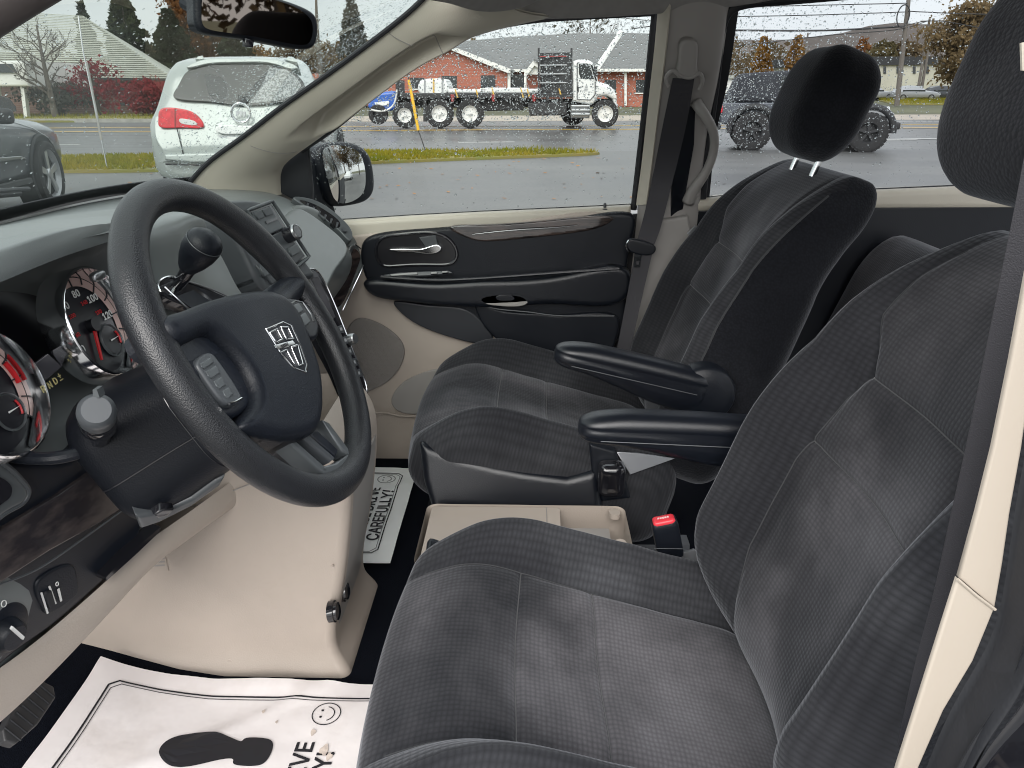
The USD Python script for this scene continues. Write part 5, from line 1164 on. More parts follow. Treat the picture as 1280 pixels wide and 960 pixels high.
# ---- white SUV seen from behind
BT_ = RZ(9, (8.30, 3.62, 0)); bo = BT_[:3, 3]; bxn = BT_[:3, :3] @ np.array([1.0, 0, 0]); byn = BT_[:3, :3] @ np.array([0, 1.0, 0])
BK = thing("white_suv", "pearl white SUV seen from behind through the windshield, wet rear window", "suv", bo)
part(BK, "body", loft([(0.0, .42, .62, .70, .82, .78), (.05, .34, .80, .90, .925, .86), (.16, .32, 1.02, 1.12, .955, .85), (.30, .30, 1.06, 1.36, .965, .80), (.46, .30, 1.07, 1.60, .965, .735), (.62, .30, 1.07, 1.685, .965, .71), (1.3, .30, 1.07, 1.75, .965, .70), (2.3, .30, 1.06, 1.77, .965, .70), (3.0, .30, 1.04, 1.66, .965, .70), (3.7, .30, 1.02, 1.16, .955, .80), (4.6, .30, .94, 1.02, .95, .78), (4.95, .36, .72, .82, .84, .70)], BT_), "paint_pearl", smooth=55)
HP_ = BT_[:3, :3] @ np.array([.20, 0, 1.22]) + bo; HN_ = unit(BT_[:3, :3] @ np.array([-.86, 0, .50]))
hpx = lambda pts, p=.0: onps(pts, HP_ + HN_ * p, HN_)
part(BK, "rear_window", plate(spline(hpx([(217, 121), (222, 108), (231, 92), (244, 84), (262, 81), (300, 79.5), (336, 81), (360, 85), (374, 96), (381, 108), (372, 122), (349, 128), (322, 131), (292, 131), (260, 127)], .03), 80, True), .04, n=HN_, bevel=.006), "car_glass", smooth=60)
part(BK, "window_beads", plate(hpx([(337, 84), (358, 87), (371, 97), (377, 107), (368, 119), (346, 126), (312, 129), (322, 116), (331, 99)], .034), .003, n=HN_), "wet_glass_beads", smooth=False)
part(BK, "rear_wiper", plate(hpx([(297, 118), (303, 119), (313, 126), (306, 129), (298, 128)], .045), .02, n=HN_, bevel=.004), "trim_dark")
part(BK, "roof_spoiler", plate(spline(hpx([(233, 84), (250, 75), (300, 73), (350, 75), (372, 84), (366, 86), (340, 79), (300, 77.5), (262, 79), (244, 83)], .06), 60, True), .10, n=HN_, bevel=.01), "paint_pearl", smooth=60)
for q in ([(244, 74), (247, 70), (253, 69), (256, 74)], [(356, 75), (360, 70), (367, 71), (372, 78)]):
    part(BK, "roof_rail_end", plate(hpx(q, .0), .30, n=HN_, bevel=.01), "paint_pearl")
LP_ = BT_[:3, :3] @ np.array([.055, 0, 1.0]) + bo; LN_ = unit(BT_[:3, :3] @ np.array([-1, 0, .12]))
lpx = lambda pts, p=.0: onps(pts, LP_ + LN_ * p, LN_)
part(BK, "tail_light", plate(spline(lpx([(197.5, 150), (198, 141), (202, 135.5), (216, 134.5), (234, 137.5), (246, 144), (254, 158), (236, 160), (216, 160), (199, 158)], .02), 60, True), .05, n=LN_, bevel=.010), "tail_red", smooth=60)
part(BK, "reverse_lamp", plate(spline(lpx([(224, 149), (234, 149), (244, 152), (246, 155.5), (236, 156), (225, 153)], .026), 30, True), .01, n=LN_, bevel=.003), "lamp_clear")
part(BK, "lamp_divider", plate(lpx([(218, 135.5), (219.5, 135.5), (219.5, 160), (218, 160)], .0265), .004, n=LN_), "paint_red")
part(BK, "emblem_ring", tube([lpx([(301, 141)], .05)[0] + byn * .105 * math.cos(a) + np.array([0, 0, 1.0]) * .105 * math.sin(a) for a in np.linspace(0, 2 * math.pi, 31)[:-1]], .016, 8, closed=True), "chrome")
part(BK, "emblem_shields", [plate(lpx([(a, 139 + d), (a + 4, 137 + d), (a + 4.5, 142 + d), (a + 1.5, 147 + d)], .055), .01, n=LN_, bevel=.002) for a, d in ((294.5, 0), (298.8, .6), (303, 1.2))], "paint_silver", kind="stuff")
part(BK, "hatch_handle", plate(spline(lpx([(269, 160), (276, 156.5), (320, 157), (352, 159), (350, 166), (316, 167), (273, 166)], .05), 40, True), .06, n=LN_, bevel=.012), "paint_white", smooth=60)
part(BK, "plate_recess", plate(lpx([(272, 169), (340, 170), (332, 188), (286, 187)], .012), .02, n=LN_, bevel=.004), "paint_silver")
part(BK, "licence_plate", plate(lpx([(284, 171), (328, 172), (326, 185), (287, 184)], .02), .01, n=LN_, bevel=.002), "paint_white")
part(BK, "bumper_step", plate(lpx([(205, 193), (260, 191), (340, 192), (404, 190), (404, 200), (330, 203), (240, 203), (206, 200)], .07), .10, n=LN_, bevel=.02), "paint_pearl", smooth=60)
part(BK, "bumper_gap", tube(lpx([(207, 205), (260, 206.5), (330, 206), (402, 203)], .055), .012, 6), "trim_dark")
part(BK, "hatch_gap", tube(lpx([(221, 160), (226, 180), (231, 202)], .03), .006, 6), "trim_dark")
for sx_, sy_ in ((.95, -.90), (.95, .90), (3.95, -.90), (3.95, .90)):
    c = BT_[:3, :3] @ np.array([sx_, sy_, .37]) + bo; wheel_on(BK, c, byn * np.sign(sy_), .37, .25, .24, 6)

# ---- dark grey SUV at the left edge, nose to the road
gw = at(53, 219, x=8.35); gh = 12.0
GT = RZ(gh, (0, 0, 0)); gxn, gyn = GT[:3, 0], GT[:3, 1]
go = np.array([gw[0], gw[1], 0]) + gyn * .90 - gxn * 3.75; GT[:3, 3] = go
GS = thing("grey_suv", "dark slate SUV at the left edge, its nose pointing to the road", "suv", go)
part(GS, "body", loft([(0, .45, .80, .95, .85, .80), (.2, .36, 1.0, 1.3, .95, .78), (.6, .34, 1.04, 1.68, .96, .70), (1.5, .34, 1.04, 1.74, .96, .68), (2.4, .34, 1.02, 1.66, .96, .68), (3.05, .34, 1.0, 1.12, .96, .80), (3.5, .34, .97, 1.06, .96, .82), (4.3, .36, .90, .985, .95, .78), (4.62, .40, .78, .88, .86, .70), (4.70, .48, .66, .72, .76, .62)], GT), "paint_slate", smooth=55)
for sx_ in (.85, 3.75):
    for s in (-1, 1):
        c = GT[:3, :3] @ np.array([sx_, s * .88, .39]) + go
        part(GS, "wheel_arch", lathe([(.0, .075), (.40, .075), (.455, .10), (.475, .085), (.475, -.12)], c, gyn * s, 40), "trim_dark")
        wheel_on(GS, c + gyn * s * .03, gyn * s, .39, .24, .29, 5)
sgy = lambda pts, p=0.: onps(pts, go - gyn * (.962 + p), -gyn)
part(GS, "sill_cladding", plate(sgy([(-60, 236), (0, 231), (22, 226), (40, 222), (42, 228), (0, 240), (-60, 254)], .02), .05, n=-gyn, bevel=.01), "trim_dark")
part(GS, "door_moulding", plate(sgy([(-40, 200), (0, 197), (26, 195), (34, 198), (0, 202), (-40, 207)], .012), .02, n=-gyn, bevel=.006), "satin_metal", smooth=50)
part(GS, "side_window", plate(sgy([(-60, 118), (0, 119), (12, 123), (20, 133), (21, 139), (0, 142), (-60, 146)], -.10), .02, n=-gyn, bevel=.004), "car_glass")
part(GS, "side_mirror", rbox((.06, .12, .08), .05, 8, TF(GT[:3, :3] @ np.array([2.62, -1.04, 1.10]) + go, *[GT[:3, k] for k in range(3)])), "trim_dark", smooth=60)
part(GS, "fender_crease", tube(sgy([(8, 150), (40, 160), (60, 172), (66, 184)], .0), .008, 6), "paint_silver")

# ---- grey off-roader with soft top
JT = RZ(-100, (0, 0, 0)); jxn, jyn = JT[:3, 0].copy(), JT[:3, 1].copy(); JT[:3, 0] *= .90; JT[:3, 1:3] *= .93
jr = at(951, 169, x=17.6); jo = np.array([jr[0] + .82, jr[1] + .95, 0]); JT[:3, 3] = jo
JP = thing("off_road_car", "grey boxy off-road car with dark soft top, knobbly tyres and rear spare wheel", "off-road car", jo)
jl = lambda x, y, z: JT[:3, :3] @ np.array([x, y, z]) + jo
def jbox(lo, hi, r, n=8): lo, hi = np.array(lo, float), np.array(hi, float); m = rbox((hi - lo) / 2, r, n); m.apply_translation((lo + hi) / 2); m.apply_transform(JT); return m
def jprof(pts, y0, y1, bev=.03):
    p = np.array([jl(x, y0, z) for x, z in pts]); return plate(p, abs(y1 - y0), n=-jyn, bevel=bev)
part(JP, "tub", jprof([(0.15, .62), (.15, 1.12), (2.85, 1.14), (2.9, .60), (2.2, .52), (1.5, .5), (1.35, .85), (.55, .85), (.45, .62)], -.80, .80), "paint_gunmetal", smooth=50)
part(JP, "soft_top", jprof([(.25, 1.13), (.48, 1.70), (.6, 1.80), (1.6, 1.86), (2.3, 1.84), (2.55, 1.78), (2.85, 1.14)], -.74, .74, .08), "soft_top", smooth=50)
part(JP, "hood", jprof([(2.85, .70), (2.85, 1.16), (3.2, 1.14), (4.15, 1.06), (4.2, 1.0), (4.2, .62), (3.95, .60), (3.0, .60)], -.62, .62, .05), "paint_gunmetal", smooth=50)
part(JP, "side_window", plate([jl(*q) for q in ((1.50, -.752, 1.20), (1.55, -.752, 1.72), (2.25, -.752, 1.74), (2.62, -.752, 1.20))], .02, n=-jyn, bevel=.005), "car_glass")
part(JP, "rear_side_window", plate([jl(*q) for q in ((.42, -.752, 1.22), (.58, -.752, 1.66), (1.38, -.752, 1.72), (1.38, -.752, 1.22))], .02, n=-jyn, bevel=.005), "soft_top")
part(JP, "door_gap", tube([jl(*q) for q in ((1.45, -.803, 1.12), (1.47, -.803, .72), (1.7, -.803, .60), (2.5, -.803, .60), (2.62, -.803, 1.12))], .012, 6), "trim_dark")
part(JP, "door_handle", jbox((1.52, -.84, 1.02), (1.70, -.80, 1.06), .012, 4), "trim_dark")
for x in (.95, 3.75):
    arc = [jl(x + .58 * math.cos(a), -.88, .50 + .54 * math.sin(a)) for a in np.linspace(-.1, math.pi + .15, 24)]
    part(JP, "wheel_flare", tube(arc, .075, 10), "trim_dark", smooth=60)
    for s in (-1, 1): wheel_on(JP, jl(x, s * .80, 0) + np.array([0, 0, .42]), jyn * s, .42, .30, .22, 5, rm="trim_dark", knob=(s < 0))
part(JP, "front_fender", jprof([(3.15, .82), (3.25, 1.0), (4.15, 1.0), (4.3, .88), (4.25, .82)], -.90, -.60, .03), "paint_silver", smooth=50)
part(JP, "headlight", lathe([(0, .03), (.09, .025), (.115, .0), (.13, -.01), (.13, -.08)], jl(4.22, -.46, .90), jxn, 28), "lamp_clear", smooth=50)
part(JP, "headlight_rim", tube([jl(4.235, -.46, .90) + jyn * .125 * math.cos(a) + np.array([0, 0, .125 * math.sin(a)]) for a in np.linspace(0, 6.2832, 25)[:-1]], .014, 6, closed=True), "chrome")
part(JP, "grille", jbox((4.17, -.60, .62), (4.24, .60, 1.02), .03), "paint_silver")
part(JP, "front_bumper", jbox((4.28, -.86, .52), (4.50, .86, .70), .05), "trim_dark", smooth=50)
part(JP, "rear_bumper", jbox((.0, -.80, .48), (.18, .80, .66), .04), "trim_dark", smooth=50)
part(JP, "tail_light", jbox((.10, -.86, .88), (.17, -.68, 1.06), .02, 5), "tail_red", smooth=50)
wheel_on(JP, jl(-.02, .05, 1.02), -jxn, .40, .26, .22, 0, rm="trim_dark")
part(JP, "side_step", jbox((1.45, -.92, .42), (3.0, -.80, .50), .03), "trim_dark")
part(JP, "door_mirror", jbox((2.60, -1.02, 1.18), (2.72, -.84, 1.34), .03), "trim_dark")

# ---- white flatbed truck
TX = 27.3
tx_ = lambda pts, p=0.: ats(pts, x=TX - p)
TK = thing("flatbed_truck", "white flatbed truck with strapped white load passing on the road", "truck", at(610, 160, x=TX) * [1, 1, 0])
cab = [(716, 127), (715, 90), (716, 77), (722, 74.5), (734, 74), (741, 78), (745, 90), (748, 102), (760, 105.5), (768, 112), (771, 122), (771.5, 133), (768, 134), (766, 124), (758, 119.5), (748, 121), (742, 130), (738, 131)]
part(TK, "cab", plate(tx_(cab), 2.2, n=NX, bevel=.12), "paint_white", smooth=50)
part(TK, "side_window", plate(tx_([(723.5, 79.5), (734, 79), (738, 83), (742.5, 99), (726, 98.5), (723.5, 92)], .012), .03, n=NX, bevel=.008), "car_glass")
part(TK, "windshield", plate(tx_([(737.5, 80), (741, 82), (746.5, 101), (744.5, 101)], .005), .03, n=NX), "car_glass")
part(TK, "door_gap", tube(tx_([(721.5, 78), (721.5, 124), (738, 125), (744, 118), (744, 102)], .012), .018, 6), "trim_dark")
part(TK, "door_handle", plate(tx_([(720.8, 108), (723.5, 108), (723.5, 115), (721, 115)], .03), .04, n=NX, bevel=.01), "trim_dark")
part(TK, "mirror", plate(tx_([(742.5, 83), (746.5, 83), (747, 96), (743.5, 96)], .28), .12, n=NX, bevel=.03), "trim_dark")
for k, (a, b) in enumerate(((108, 109.4), (110.6, 112), (113, 113.8))):
    part(TK, "door_decal", plate(tx_([(731 - k * .6, a), (734.5, a), (734.5, b), (731 - k * .6, b)], .014), .004, n=NX), "paint_silver", smooth=False)
for k in range(3):
    part(TK, "step", plate(tx_([(713.5, 131 + 5.2 * k), (738, 131 + 5.2 * k), (737, 134 + 5.2 * k), (714.5, 134 + 5.2 * k)], .06), .5, n=NX, bevel=.02), "satin_metal")
part(TK, "fuel_tank", plate(tx_([(713, 131), (738, 131), (737, 148), (714, 148)], -.05), .5, n=NX, bevel=.08), "paint_silver", smooth=50)
part(TK, "front_bumper", plate(tx_([(764, 130), (772.5, 130), (772.5, 139), (766, 140)], .02), 2.3, n=NX, bevel=.05), "paint_silver")
part(TK, "headlamp", plate(tx_([(766.5, 117), (770.5, 119), (771, 124), (767, 123)], .015), .1, n=NX, bevel=.02), "lamp_clear")
part(TK, "chassis", plate(tx_([(505, 122), (770, 124), (766, 133), (600, 134), (505, 132)], -.6), 1.0, n=NX, bevel=.03), "trim_dark")
part(TK, "deck", plate(tx_([(500, 116.5), (716, 116), (716, 122), (500, 123)], .02), 2.4, n=NX, bevel=.02), "trim_dark")
for k in range(12):
    px = 512 + 17 * k
    part(TK, "deck_bracket", plate(tx_([(px, 118), (px + 5, 118), (px + 4, 127), (px + 1, 127)], .04), .08, n=NX, bevel=.01), "trim_dark" if k % 3 else "paint_red")
part(TK, "underbody_tank", plate(tx_([(659, 128), (709, 127), (709, 144), (662, 145)], -.05), .7, n=NX, bevel=.06), "trim_dark")
part(TK, "underbody_boxes", plate(tx_([(598, 124), (656, 124), (654, 138), (600, 139)], -.35), .8, n=NX, bevel=.05), "trim_dark")
part(TK, "headboard", plate(tx_([(674, 66), (714, 65.5), (714, 116), (674, 116)], -.1), .10, n=unit((-1, .25, 0)), bevel=.01), "trim_dark")
for px in (673.5, 714.5): part(TK, "headboard_post", plate(tx_([(px - 1.2, 60), (px + 1.2, 60), (px + 1.2, 116), (px - 1.2, 116)], .02), .12, n=NX, bevel=.01), "trim_dark")
for k in range(4):
    part(TK, "headboard_rail", plate(tx_([(674, 70 + 11 * k), (714, 69.5 + 11 * k), (714, 71 + 11 * k), (674, 71.5 + 11 * k)], .0), .06, n=NX, bevel=.01), "satin_metal" if k else "paint_red")
for (px, py, r) in ((549.5, 147, 15.2), (587.5, 147, 15.2), (506, 144, 13.6)):
    R = r / 950 * 30.9; wheel_on(TK, at(px, py, x=TX - .05) * [1, 1, 0] + [.12, 0, R], NX, R, .34, R * .56, 0, rm="white_wheel")
R = 14.5 / 950 * 30.9
wheel_on(TK, at(756.5, 145, x=TX) * [1, 1, 0] + [.12, 0, R + .02], NX, R, .32, R * .58, 0, rm="white_wheel")
wheel_on(TK, at(716, 145, x=TX + 2.0) * [1, 1, 0] + [0, 0, R + .02], NX, R, .32, R * .58, 0, rm="trim_dark")
part(TK, "mud_flap", plate(tx_([(529, 124), (533, 124), (533, 152), (529, 152)], -.1), .5, n=NX), "trim_dark")
# load (rests on the deck): things of their own
LW = thing("wrapped_bundle", "white wrapped bundle standing tallest on the truck's flat deck", "bundle", at(540, 116, x=TX + .8), group=None)
part(LW, "wrap", plate(spline(tx_([(524, 116), (524.5, 102), (530, 99), (545, 98), (556, 99.5), (559, 104), (559, 116)], -.3), 50, True), 1.6, n=NX, bevel=.08), "paint_white", smooth=60)
for px in (530, 541, 552): part(LW, "binding", plate(tx_([(px, 98.5), (px + 2, 98.3), (px + 2, 116), (px, 116)], -.28), .01, n=NX), "road_yellow" if px == 541 else "paint_silver")
for i, (a, b, t) in enumerate(((560, 604, 111.5), (606, 660, 109.5), (650, 708, 111))):
    LB = thing("sheet_stack", ("flat white sheets strapped down beside the tall bundle", "flat white sheets strapped down mid deck of the truck", "flat white sheets strapped down against the truck's headboard")[i], "sheet stack", at((a + b) / 2, 116, x=TX + .8))
    part(LB, "sheets", plate(tx_([(a, 116.2), (a + .5, t), (b, t + .4), (b + .5, 116.2)], -.25 - .1 * (i == 2)), 1.7, n=NX, bevel=.04), "paint_white", smooth=50)
    for px in np.linspace(a + 8, b - 10, 2):
        part(LB, "strap", plate(tx_([(px, t - .4), (px + 1.5, t - .4), (px + 5, 122), (px + 3, 122)], .03), .01, n=NX), "road_yellow", smooth=False)
FLK = thing("truck_forklift", "blue carry-along forklift hung on the back of the truck", "forklift", at(478, 150, x=TX + 1) * [1, 1, 0])
part(FLK, "body", plate(spline(tx_([(460, 134), (463, 124), (470, 117), (486, 114), (495, 116), (496, 134), (480, 139)], -.3), 50, True), 1.6, n=NX, bevel=.1), "paint_blue", smooth=60)
part(FLK, "mast", plate(tx_([(494, 100), (498, 100), (499, 136), (495, 137)], -.2), 1.4, n=NX, bevel=.03), "trim_dark")
part(FLK, "white_panel", plate(tx_([(468, 128), (486, 126), (486, 131), (470, 133)], -.26), .05, n=NX), "paint_white")
wheel_on(FLK, at(473, 143, x=TX + .3), NX, .34, .28, .18, 0, rm="trim_dark")
part(FLK, "hose", tube(spline(tx_([(496, 112), (494, 126), (488, 135), (476, 139), (464, 137)], .0), 30), .03, 8), "road_white")

# ---- poles, wires
mat("pole_wood", (.13, .115, .10), .85, var=.25, vscale=2., mapscale=(1, 1, .1))
mat("marker_yellow", (.72, .42, .02), .4)
mat("wire_black", (.03, .03, .032), .6)
def pole(name, lab, b, t, r, arms=()):
    Q = thing(name, lab, "utility pole", b); part(Q, "post", tube([b, (b + t) / 2, t], np.array([r, r * .85, r * .7]), 10), "pole_wood", smooth=60)
    for (z, L, d) in arms:
        c = b + (t - b) * z; part(Q, "crossarm", tube([c - np.array(d) * L, c + np.array(d) * L], r * .35, 6), "pole_wood")
    return Q
D1 = 62.0
pb = at(1121, 131, x=D1) * [1, 1, 0]; pt = at(1139, -30, x=D1 + .2)
q = pole("utility_pole", "tallest leaning wooden utility pole behind the front head restraint", pb, pt, .20)
part(q, "cable_coil", tube([at(1129, 20, x=D1 - .3) + np.array([0, .45 * math.cos(a), .75 * math.sin(a)]) for a in np.linspace(0, 6.28, 21)[:-1]], .05, 6, closed=True), "wire_black")
for i, (a, b) in enumerate((((1146, 122), (1162, 24)), ((1150, 123), (1167, 23)))):
    pole("utility_pole", ("left one of the thin pale pole pair before the long building", "right one of the thin pale pole pair before the long building")[i], at(*a, x=88) * [1, 1, 0], at(*b, x=88), .17, [(.97, 1.2, (.2, 1, 0))] if i else [])
pole("utility_pole", "small distant pole with insulators behind the off-road car", at(1003, 112, x=110) * [1, 1, 0], at(1010, 41, x=110), .16, [(.93, 1.6, (.3, 1, 0)), (.80, 1.2, (.3, 1, 0))])
for i, (pts, r) in enumerate((([(896, 9), (1000, 7), (1134, 4)], .035), ([(896, 21), (1010, 19), (1131, 15)], .035), ([(896, 37.5), (1000, 38.5), (1060, 37), (1128, 33)], .07), ([(896, 60), (960, 53), (1060, 42), (1127, 36), (1160, 26)], .03), ([(1135, 14), (1200, 17), (1290, 19)], .035), ([(1132, 32), (1165, 26), (1220, 34), (1290, 46)], .03), ([(790, 36), (812, 33), (830, 31)], .04), ([(700, 18), (770, 22), (822, 27)], .03))):
    d = tuple((D1,) * len(pts)); solo("power_line", tube(spline([at(*p, x=D1) for p in pts], 20), r, 5), "wire_black", ("topmost thin power line left of the tallest pole", "second thin power line left of the tallest pole", "thick sagging cable bundle left of the tallest pole", "low power line rising from behind the off-road car", "upper power line right of the tallest pole", "lower power line right of the pole pair", "short wire at the rear corner of the passenger window", "wire over the brick building's grey roof")[i], "power line")
GWR = thing("guy_wire", "guy wire with bright yellow plastic marker in the grass strip", "guy wire", at(532, 189, z=0.05))
g0, g1, g2 = at(532, 189, x=16.55), at(523, 163, x=16.6), at(511, 100, x=16.7)
part(GWR, "wire", tube([g0, g1, g2, g2 + (g2 - g1) * 1.2], .012, 6), "wire_black"); part(GWR, "marker", tube([g1, g2], .032, 10), "marker_yellow")
GW2 = thing("guy_wire", "pale guy wire slanting past the white SUV's left side", "guy wire", at(136, 218, x=12.6) * [1, 1, 0])
part(GW2, "wire", tube([at(136, 220, x=12.5), at(120, 140, x=12.6), at(104, 65, x=12.7), at(98, 20, x=12.8)], .012, 6), "satin_metal"); part(GW2, "marker", tube([at(127, 175, x=12.56), at(108, 78, x=12.7)], .022, 8), "kerb_stone")
# ---- buildings
def brickmat(name, c1, c2, mo, sc, rot):
    M[name] = usdkit.material(stage, "/World/Looks/" + name, {"g": ("geometry", {}), "mp": ("mapping", {"rotation": rot}), "b": ("brick_texture", {"color1": c1, "color2": c2, "mortar": mo, "scale": sc, "mortar_size": .03, "brick_width": .5, "row_height": .17}), "p": ("principled_bsdf", {"roughness": .85})},
        [("g.position", "mp.vector"), ("mp.vector", "b.vector"), ("b.color", "p.base_color")], surface="p.BSDF")
brickmat("brick_red", (.42, .135, .085), (.33, .10, .066), (.36, .26, .22), 5.5, (math.pi / 2, 0, math.pi / 2))
brickmat("brick_brown", (.16, .085, .062), (.12, .07, .055), (.2, .16, .14), 5.0, (math.pi / 2, 0, math.pi / 2))
brickmat("shingle_grey", (.20, .205, .20), (.135, .14, .14), (.12, .12, .12), 3.2, (0, 0, math.pi / 2))
mat("roof_pale", (.40, .41, .36), .6, var=.12, vscale=2.)
mat("white_trim", (.72, .72, .69), .5)
mat("wall_cream", (.46, .45, .37), .7, var=.08, vscale=.3)
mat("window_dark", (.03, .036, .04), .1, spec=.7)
BXX = 56.0
CH = thing("brick_building", "low red brick building with grey shingle roofs and white trim behind the truck", "building", at(690, 132, x=BXX) * [1, 1, 0])
bpx = lambda pts, x=BXX: ats(pts, x=x)
part(CH, "gable_wall", plate(bpx([(150, 132), (150, 110), (490, 85), (566, 62), (634, 89), (634, 132)]), 1.2, n=NX), "brick_red", smooth=False)
part(CH, "wing_wall", plate(bpx([(634, 88), (830, 87), (830, 134), (634, 132)], BXX + 2.5), .5, n=NX), "brick_red", smooth=False)
part(CH, "gable_roof", shell(np.array([[at(562, 59, x=BXX - .4), at(606, 49, x=BXX + 14)], [at(637, 88, x=BXX - .4), at(662, 88, x=BXX + 8)]]), .15, (BXX, 0, 30)), "shingle_grey", smooth=False)
part(CH, "gable_roof", shell(np.array([[at(562, 59, x=BXX - .4), at(606, 49, x=BXX + 14)], [at(400, 116, x=BXX - .4), at(400, 100, x=BXX + 14)]]), .15, (BXX, 0, 30)), "shingle_grey", smooth=False)
part(CH, "main_roof", shell(np.array([[at(560, 53, x=BXX + 10), at(640, 46, x=BXX + 10.5), at(720, 41.5, x=BXX + 10.5), at(850, 43, x=BXX + 10.5)], [at(560, 88, x=BXX + 2), at(640, 87, x=BXX + 2), at(720, 87, x=BXX + 2), at(850, 87, x=BXX + 2)]]), .15, (BXX, 0, 30)), "shingle_grey", smooth=False)
part(CH, "rake_board", plate(bpx([(563, 58.5), (567, 58.5), (638, 86), (638, 91), (634, 91), (565, 63)], BXX - .45), .25, n=NX), "white_trim")
part(CH, "fascia", plate(bpx([(634, 86.5), (660, 86.5), (660, 90), (634, 90)], BXX + 1.6), .3, n=NX), "white_trim")
part(CH, "fascia", plate(bpx([(740, 86), (840, 86), (840, 89.5), (740, 89.5)], BXX + 1.6), .3, n=NX), "white_trim")
part(CH, "corner_post", plate(bpx([(634.5, 90), (638, 90), (638, 131), (634.5, 131)], BXX - .1), .25, n=NX), "white_trim")
part(CH, "downspout", plate(bpx([(780.5, 89), (783.5, 89), (783.5, 132), (780.5, 132)], BXX + 2.0), .2, n=NX), "white_trim")
part(CH, "porch_gable", plate(bpx([(655, 91), (668, 74), (690, 90), (690, 95), (668, 82), (658, 95), (658, 131), (655, 131)], BXX + .6), .5, n=NX), "white_trim")
part(CH, "porch_face", plate(bpx([(658, 93), (668, 80), (688, 93)], BXX + .9), .2, n=NX), "white_trim")
part(CH, "porch_roof", shell(np.array([[at(668, 73, x=BXX + .4), at(672, 66, x=BXX + 6)], [at(692, 90, x=BXX + .4), at(700, 88, x=BXX + 4)]]), .12, (BXX, 0, 30)), "shingle_grey", smooth=False)
part(CH, "door", plate(bpx([(638, 93), (655, 93), (655, 131), (638, 131)], BXX + 2.2), .2, n=NX), "window_dark")
part(CH, "valley_trim", tube([at(746, 86, x=BXX + 1.8), at(776, 41, x=BXX + 9.5)], .22, 6), "white_trim")
part(CH, "side_roof", shell(np.array([[at(777, 41, x=BXX + 9.5), at(860, 43, x=BXX + 9.5)], [at(747, 87, x=BXX + 1.7), at(860, 87, x=BXX + 1.7)]]), .15, (BXX, 0, 30)), "shingle_grey", smooth=False)
for (a, b, t, bt_, dx_) in ((601, 619, 94, 110, 0.), (552, 571, 95, 110, 0.), (512, 530, 97, 111, 0.), (756, 770, 100, 116, 2.5), (795, 808, 100, 116, 2.5)):
    W_ = part(CH, "window", plate(bpx([(a, t), (b, t), (b, bt_), (a, bt_)], BXX - .04 + dx_), .06, n=NX), "window_dark")
    part(W_, "mullion", plate(bpx([((a + b) / 2 - .5, t), ((a + b) / 2 + .5, t), ((a + b) / 2 + .5, bt_), ((a + b) / 2 - .5, bt_)], BXX - .07 + dx_), .05, n=NX), "trim_dark")
    part(W_, "sill", plate(bpx([(a - 1, bt_), (b + 1, bt_), (b + 1, bt_ + 1.4), (a - 1, bt_ + 1.4)], BXX - .12 + dx_), .15, n=NX), "white_trim")
HXX = 43.0
HO = thing("hipped_building", "building with broad pale banded roof behind the bare tree at left", "building", at(110, 144, x=HXX) * [1, 1, 0])
hb = lambda pts, x=HXX: ats(pts, x=x)
part(HO, "wall", plate(hb([(-60, 96), (212, 100), (212, 146), (-60, 146)]), .6, n=NX), "brick_brown", smooth=False)
re_, rr_ = [at(-120, 96, x=HXX - .6), at(217, 99, x=HXX - .6)], [at(-60, 10, x=HXX + 9), at(103, 20, x=HXX + 9)]
nb = 34
for k in range(nb):
    t0, t1 = k / nb, (k + 1) / nb
    a0, a1 = np.array(re_[0]) * (1 - t0) + rr_[0] * t0, np.array(re_[1]) * (1 - t0) + rr_[1] * t0
    b0, b1 = np.array(re_[0]) * (1 - t1) + rr_[0] * t1, np.array(re_[1]) * (1 - t1) + rr_[1] * t1
    l = np.array([0, 0, .09]); part(HO, "shingle_course", shell(np.array([[a0 + l, a1 + l], [b0 + l * .1, b1 + l * .1]]), .05, (HXX, 15, 40)), "roof_pale", smooth=False)
part(HO, "side_roof", shell(np.array([[at(217, 99, x=HXX - .6), at(103, 20, x=HXX + 9)], [at(217, 99, x=HXX - .6) + np.array([12, 4.2, 0]), at(103, 20, x=HXX + 9) + np.array([3, 1.2, 0])]]), .1, (HXX, 15, 40)), "roof_pale", smooth=False)
part(HO, "eave_board", plate(hb([(-60, 96), (217, 98.5), (217, 101), (-60, 98.5)], HXX - .65), .1, n=NX), "trim_dark")
for a in (150, 178): part(HO, "window", plate(hb([(a, 108), (a + 14, 108), (a + 14, 132), (a, 132)], HXX - .03), .1, n=NX), "window_dark")
CP = thing("canopy", "pale green canopy roof on thin posts at the far left", "canopy", at(30, 146, x=36) * [1, 1, 0])
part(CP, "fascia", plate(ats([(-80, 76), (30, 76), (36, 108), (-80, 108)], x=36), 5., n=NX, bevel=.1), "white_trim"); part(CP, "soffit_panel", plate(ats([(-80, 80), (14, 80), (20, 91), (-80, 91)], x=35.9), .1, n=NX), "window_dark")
for a in (25, -8): part(CP, "post", plate(ats([(a, 108), (a + 4.5, 108), (a + 9, 146), (a + 5, 146)], x=36.2), .25, n=NX), "white_trim")
LBX = 95.0
WBD = thing("long_building", "long cream flat-roofed building behind the pole pair", "building", at(1150, 122, x=LBX) * [1, 1, 0])
lb = lambda pts, x=LBX: ats(pts, x=x)
part(WBD, "wall", plate(lb([(1010, 81), (1300, 79), (1300, 126), (1010, 125)]), 14., n=NX), "wall_cream", smooth=False)
part(WBD, "roof_band", plate(lb([(1005, 71), (1300, 70), (1300, 80), (1005, 82)], LBX - .3), 14., n=NX), "trim_dark")
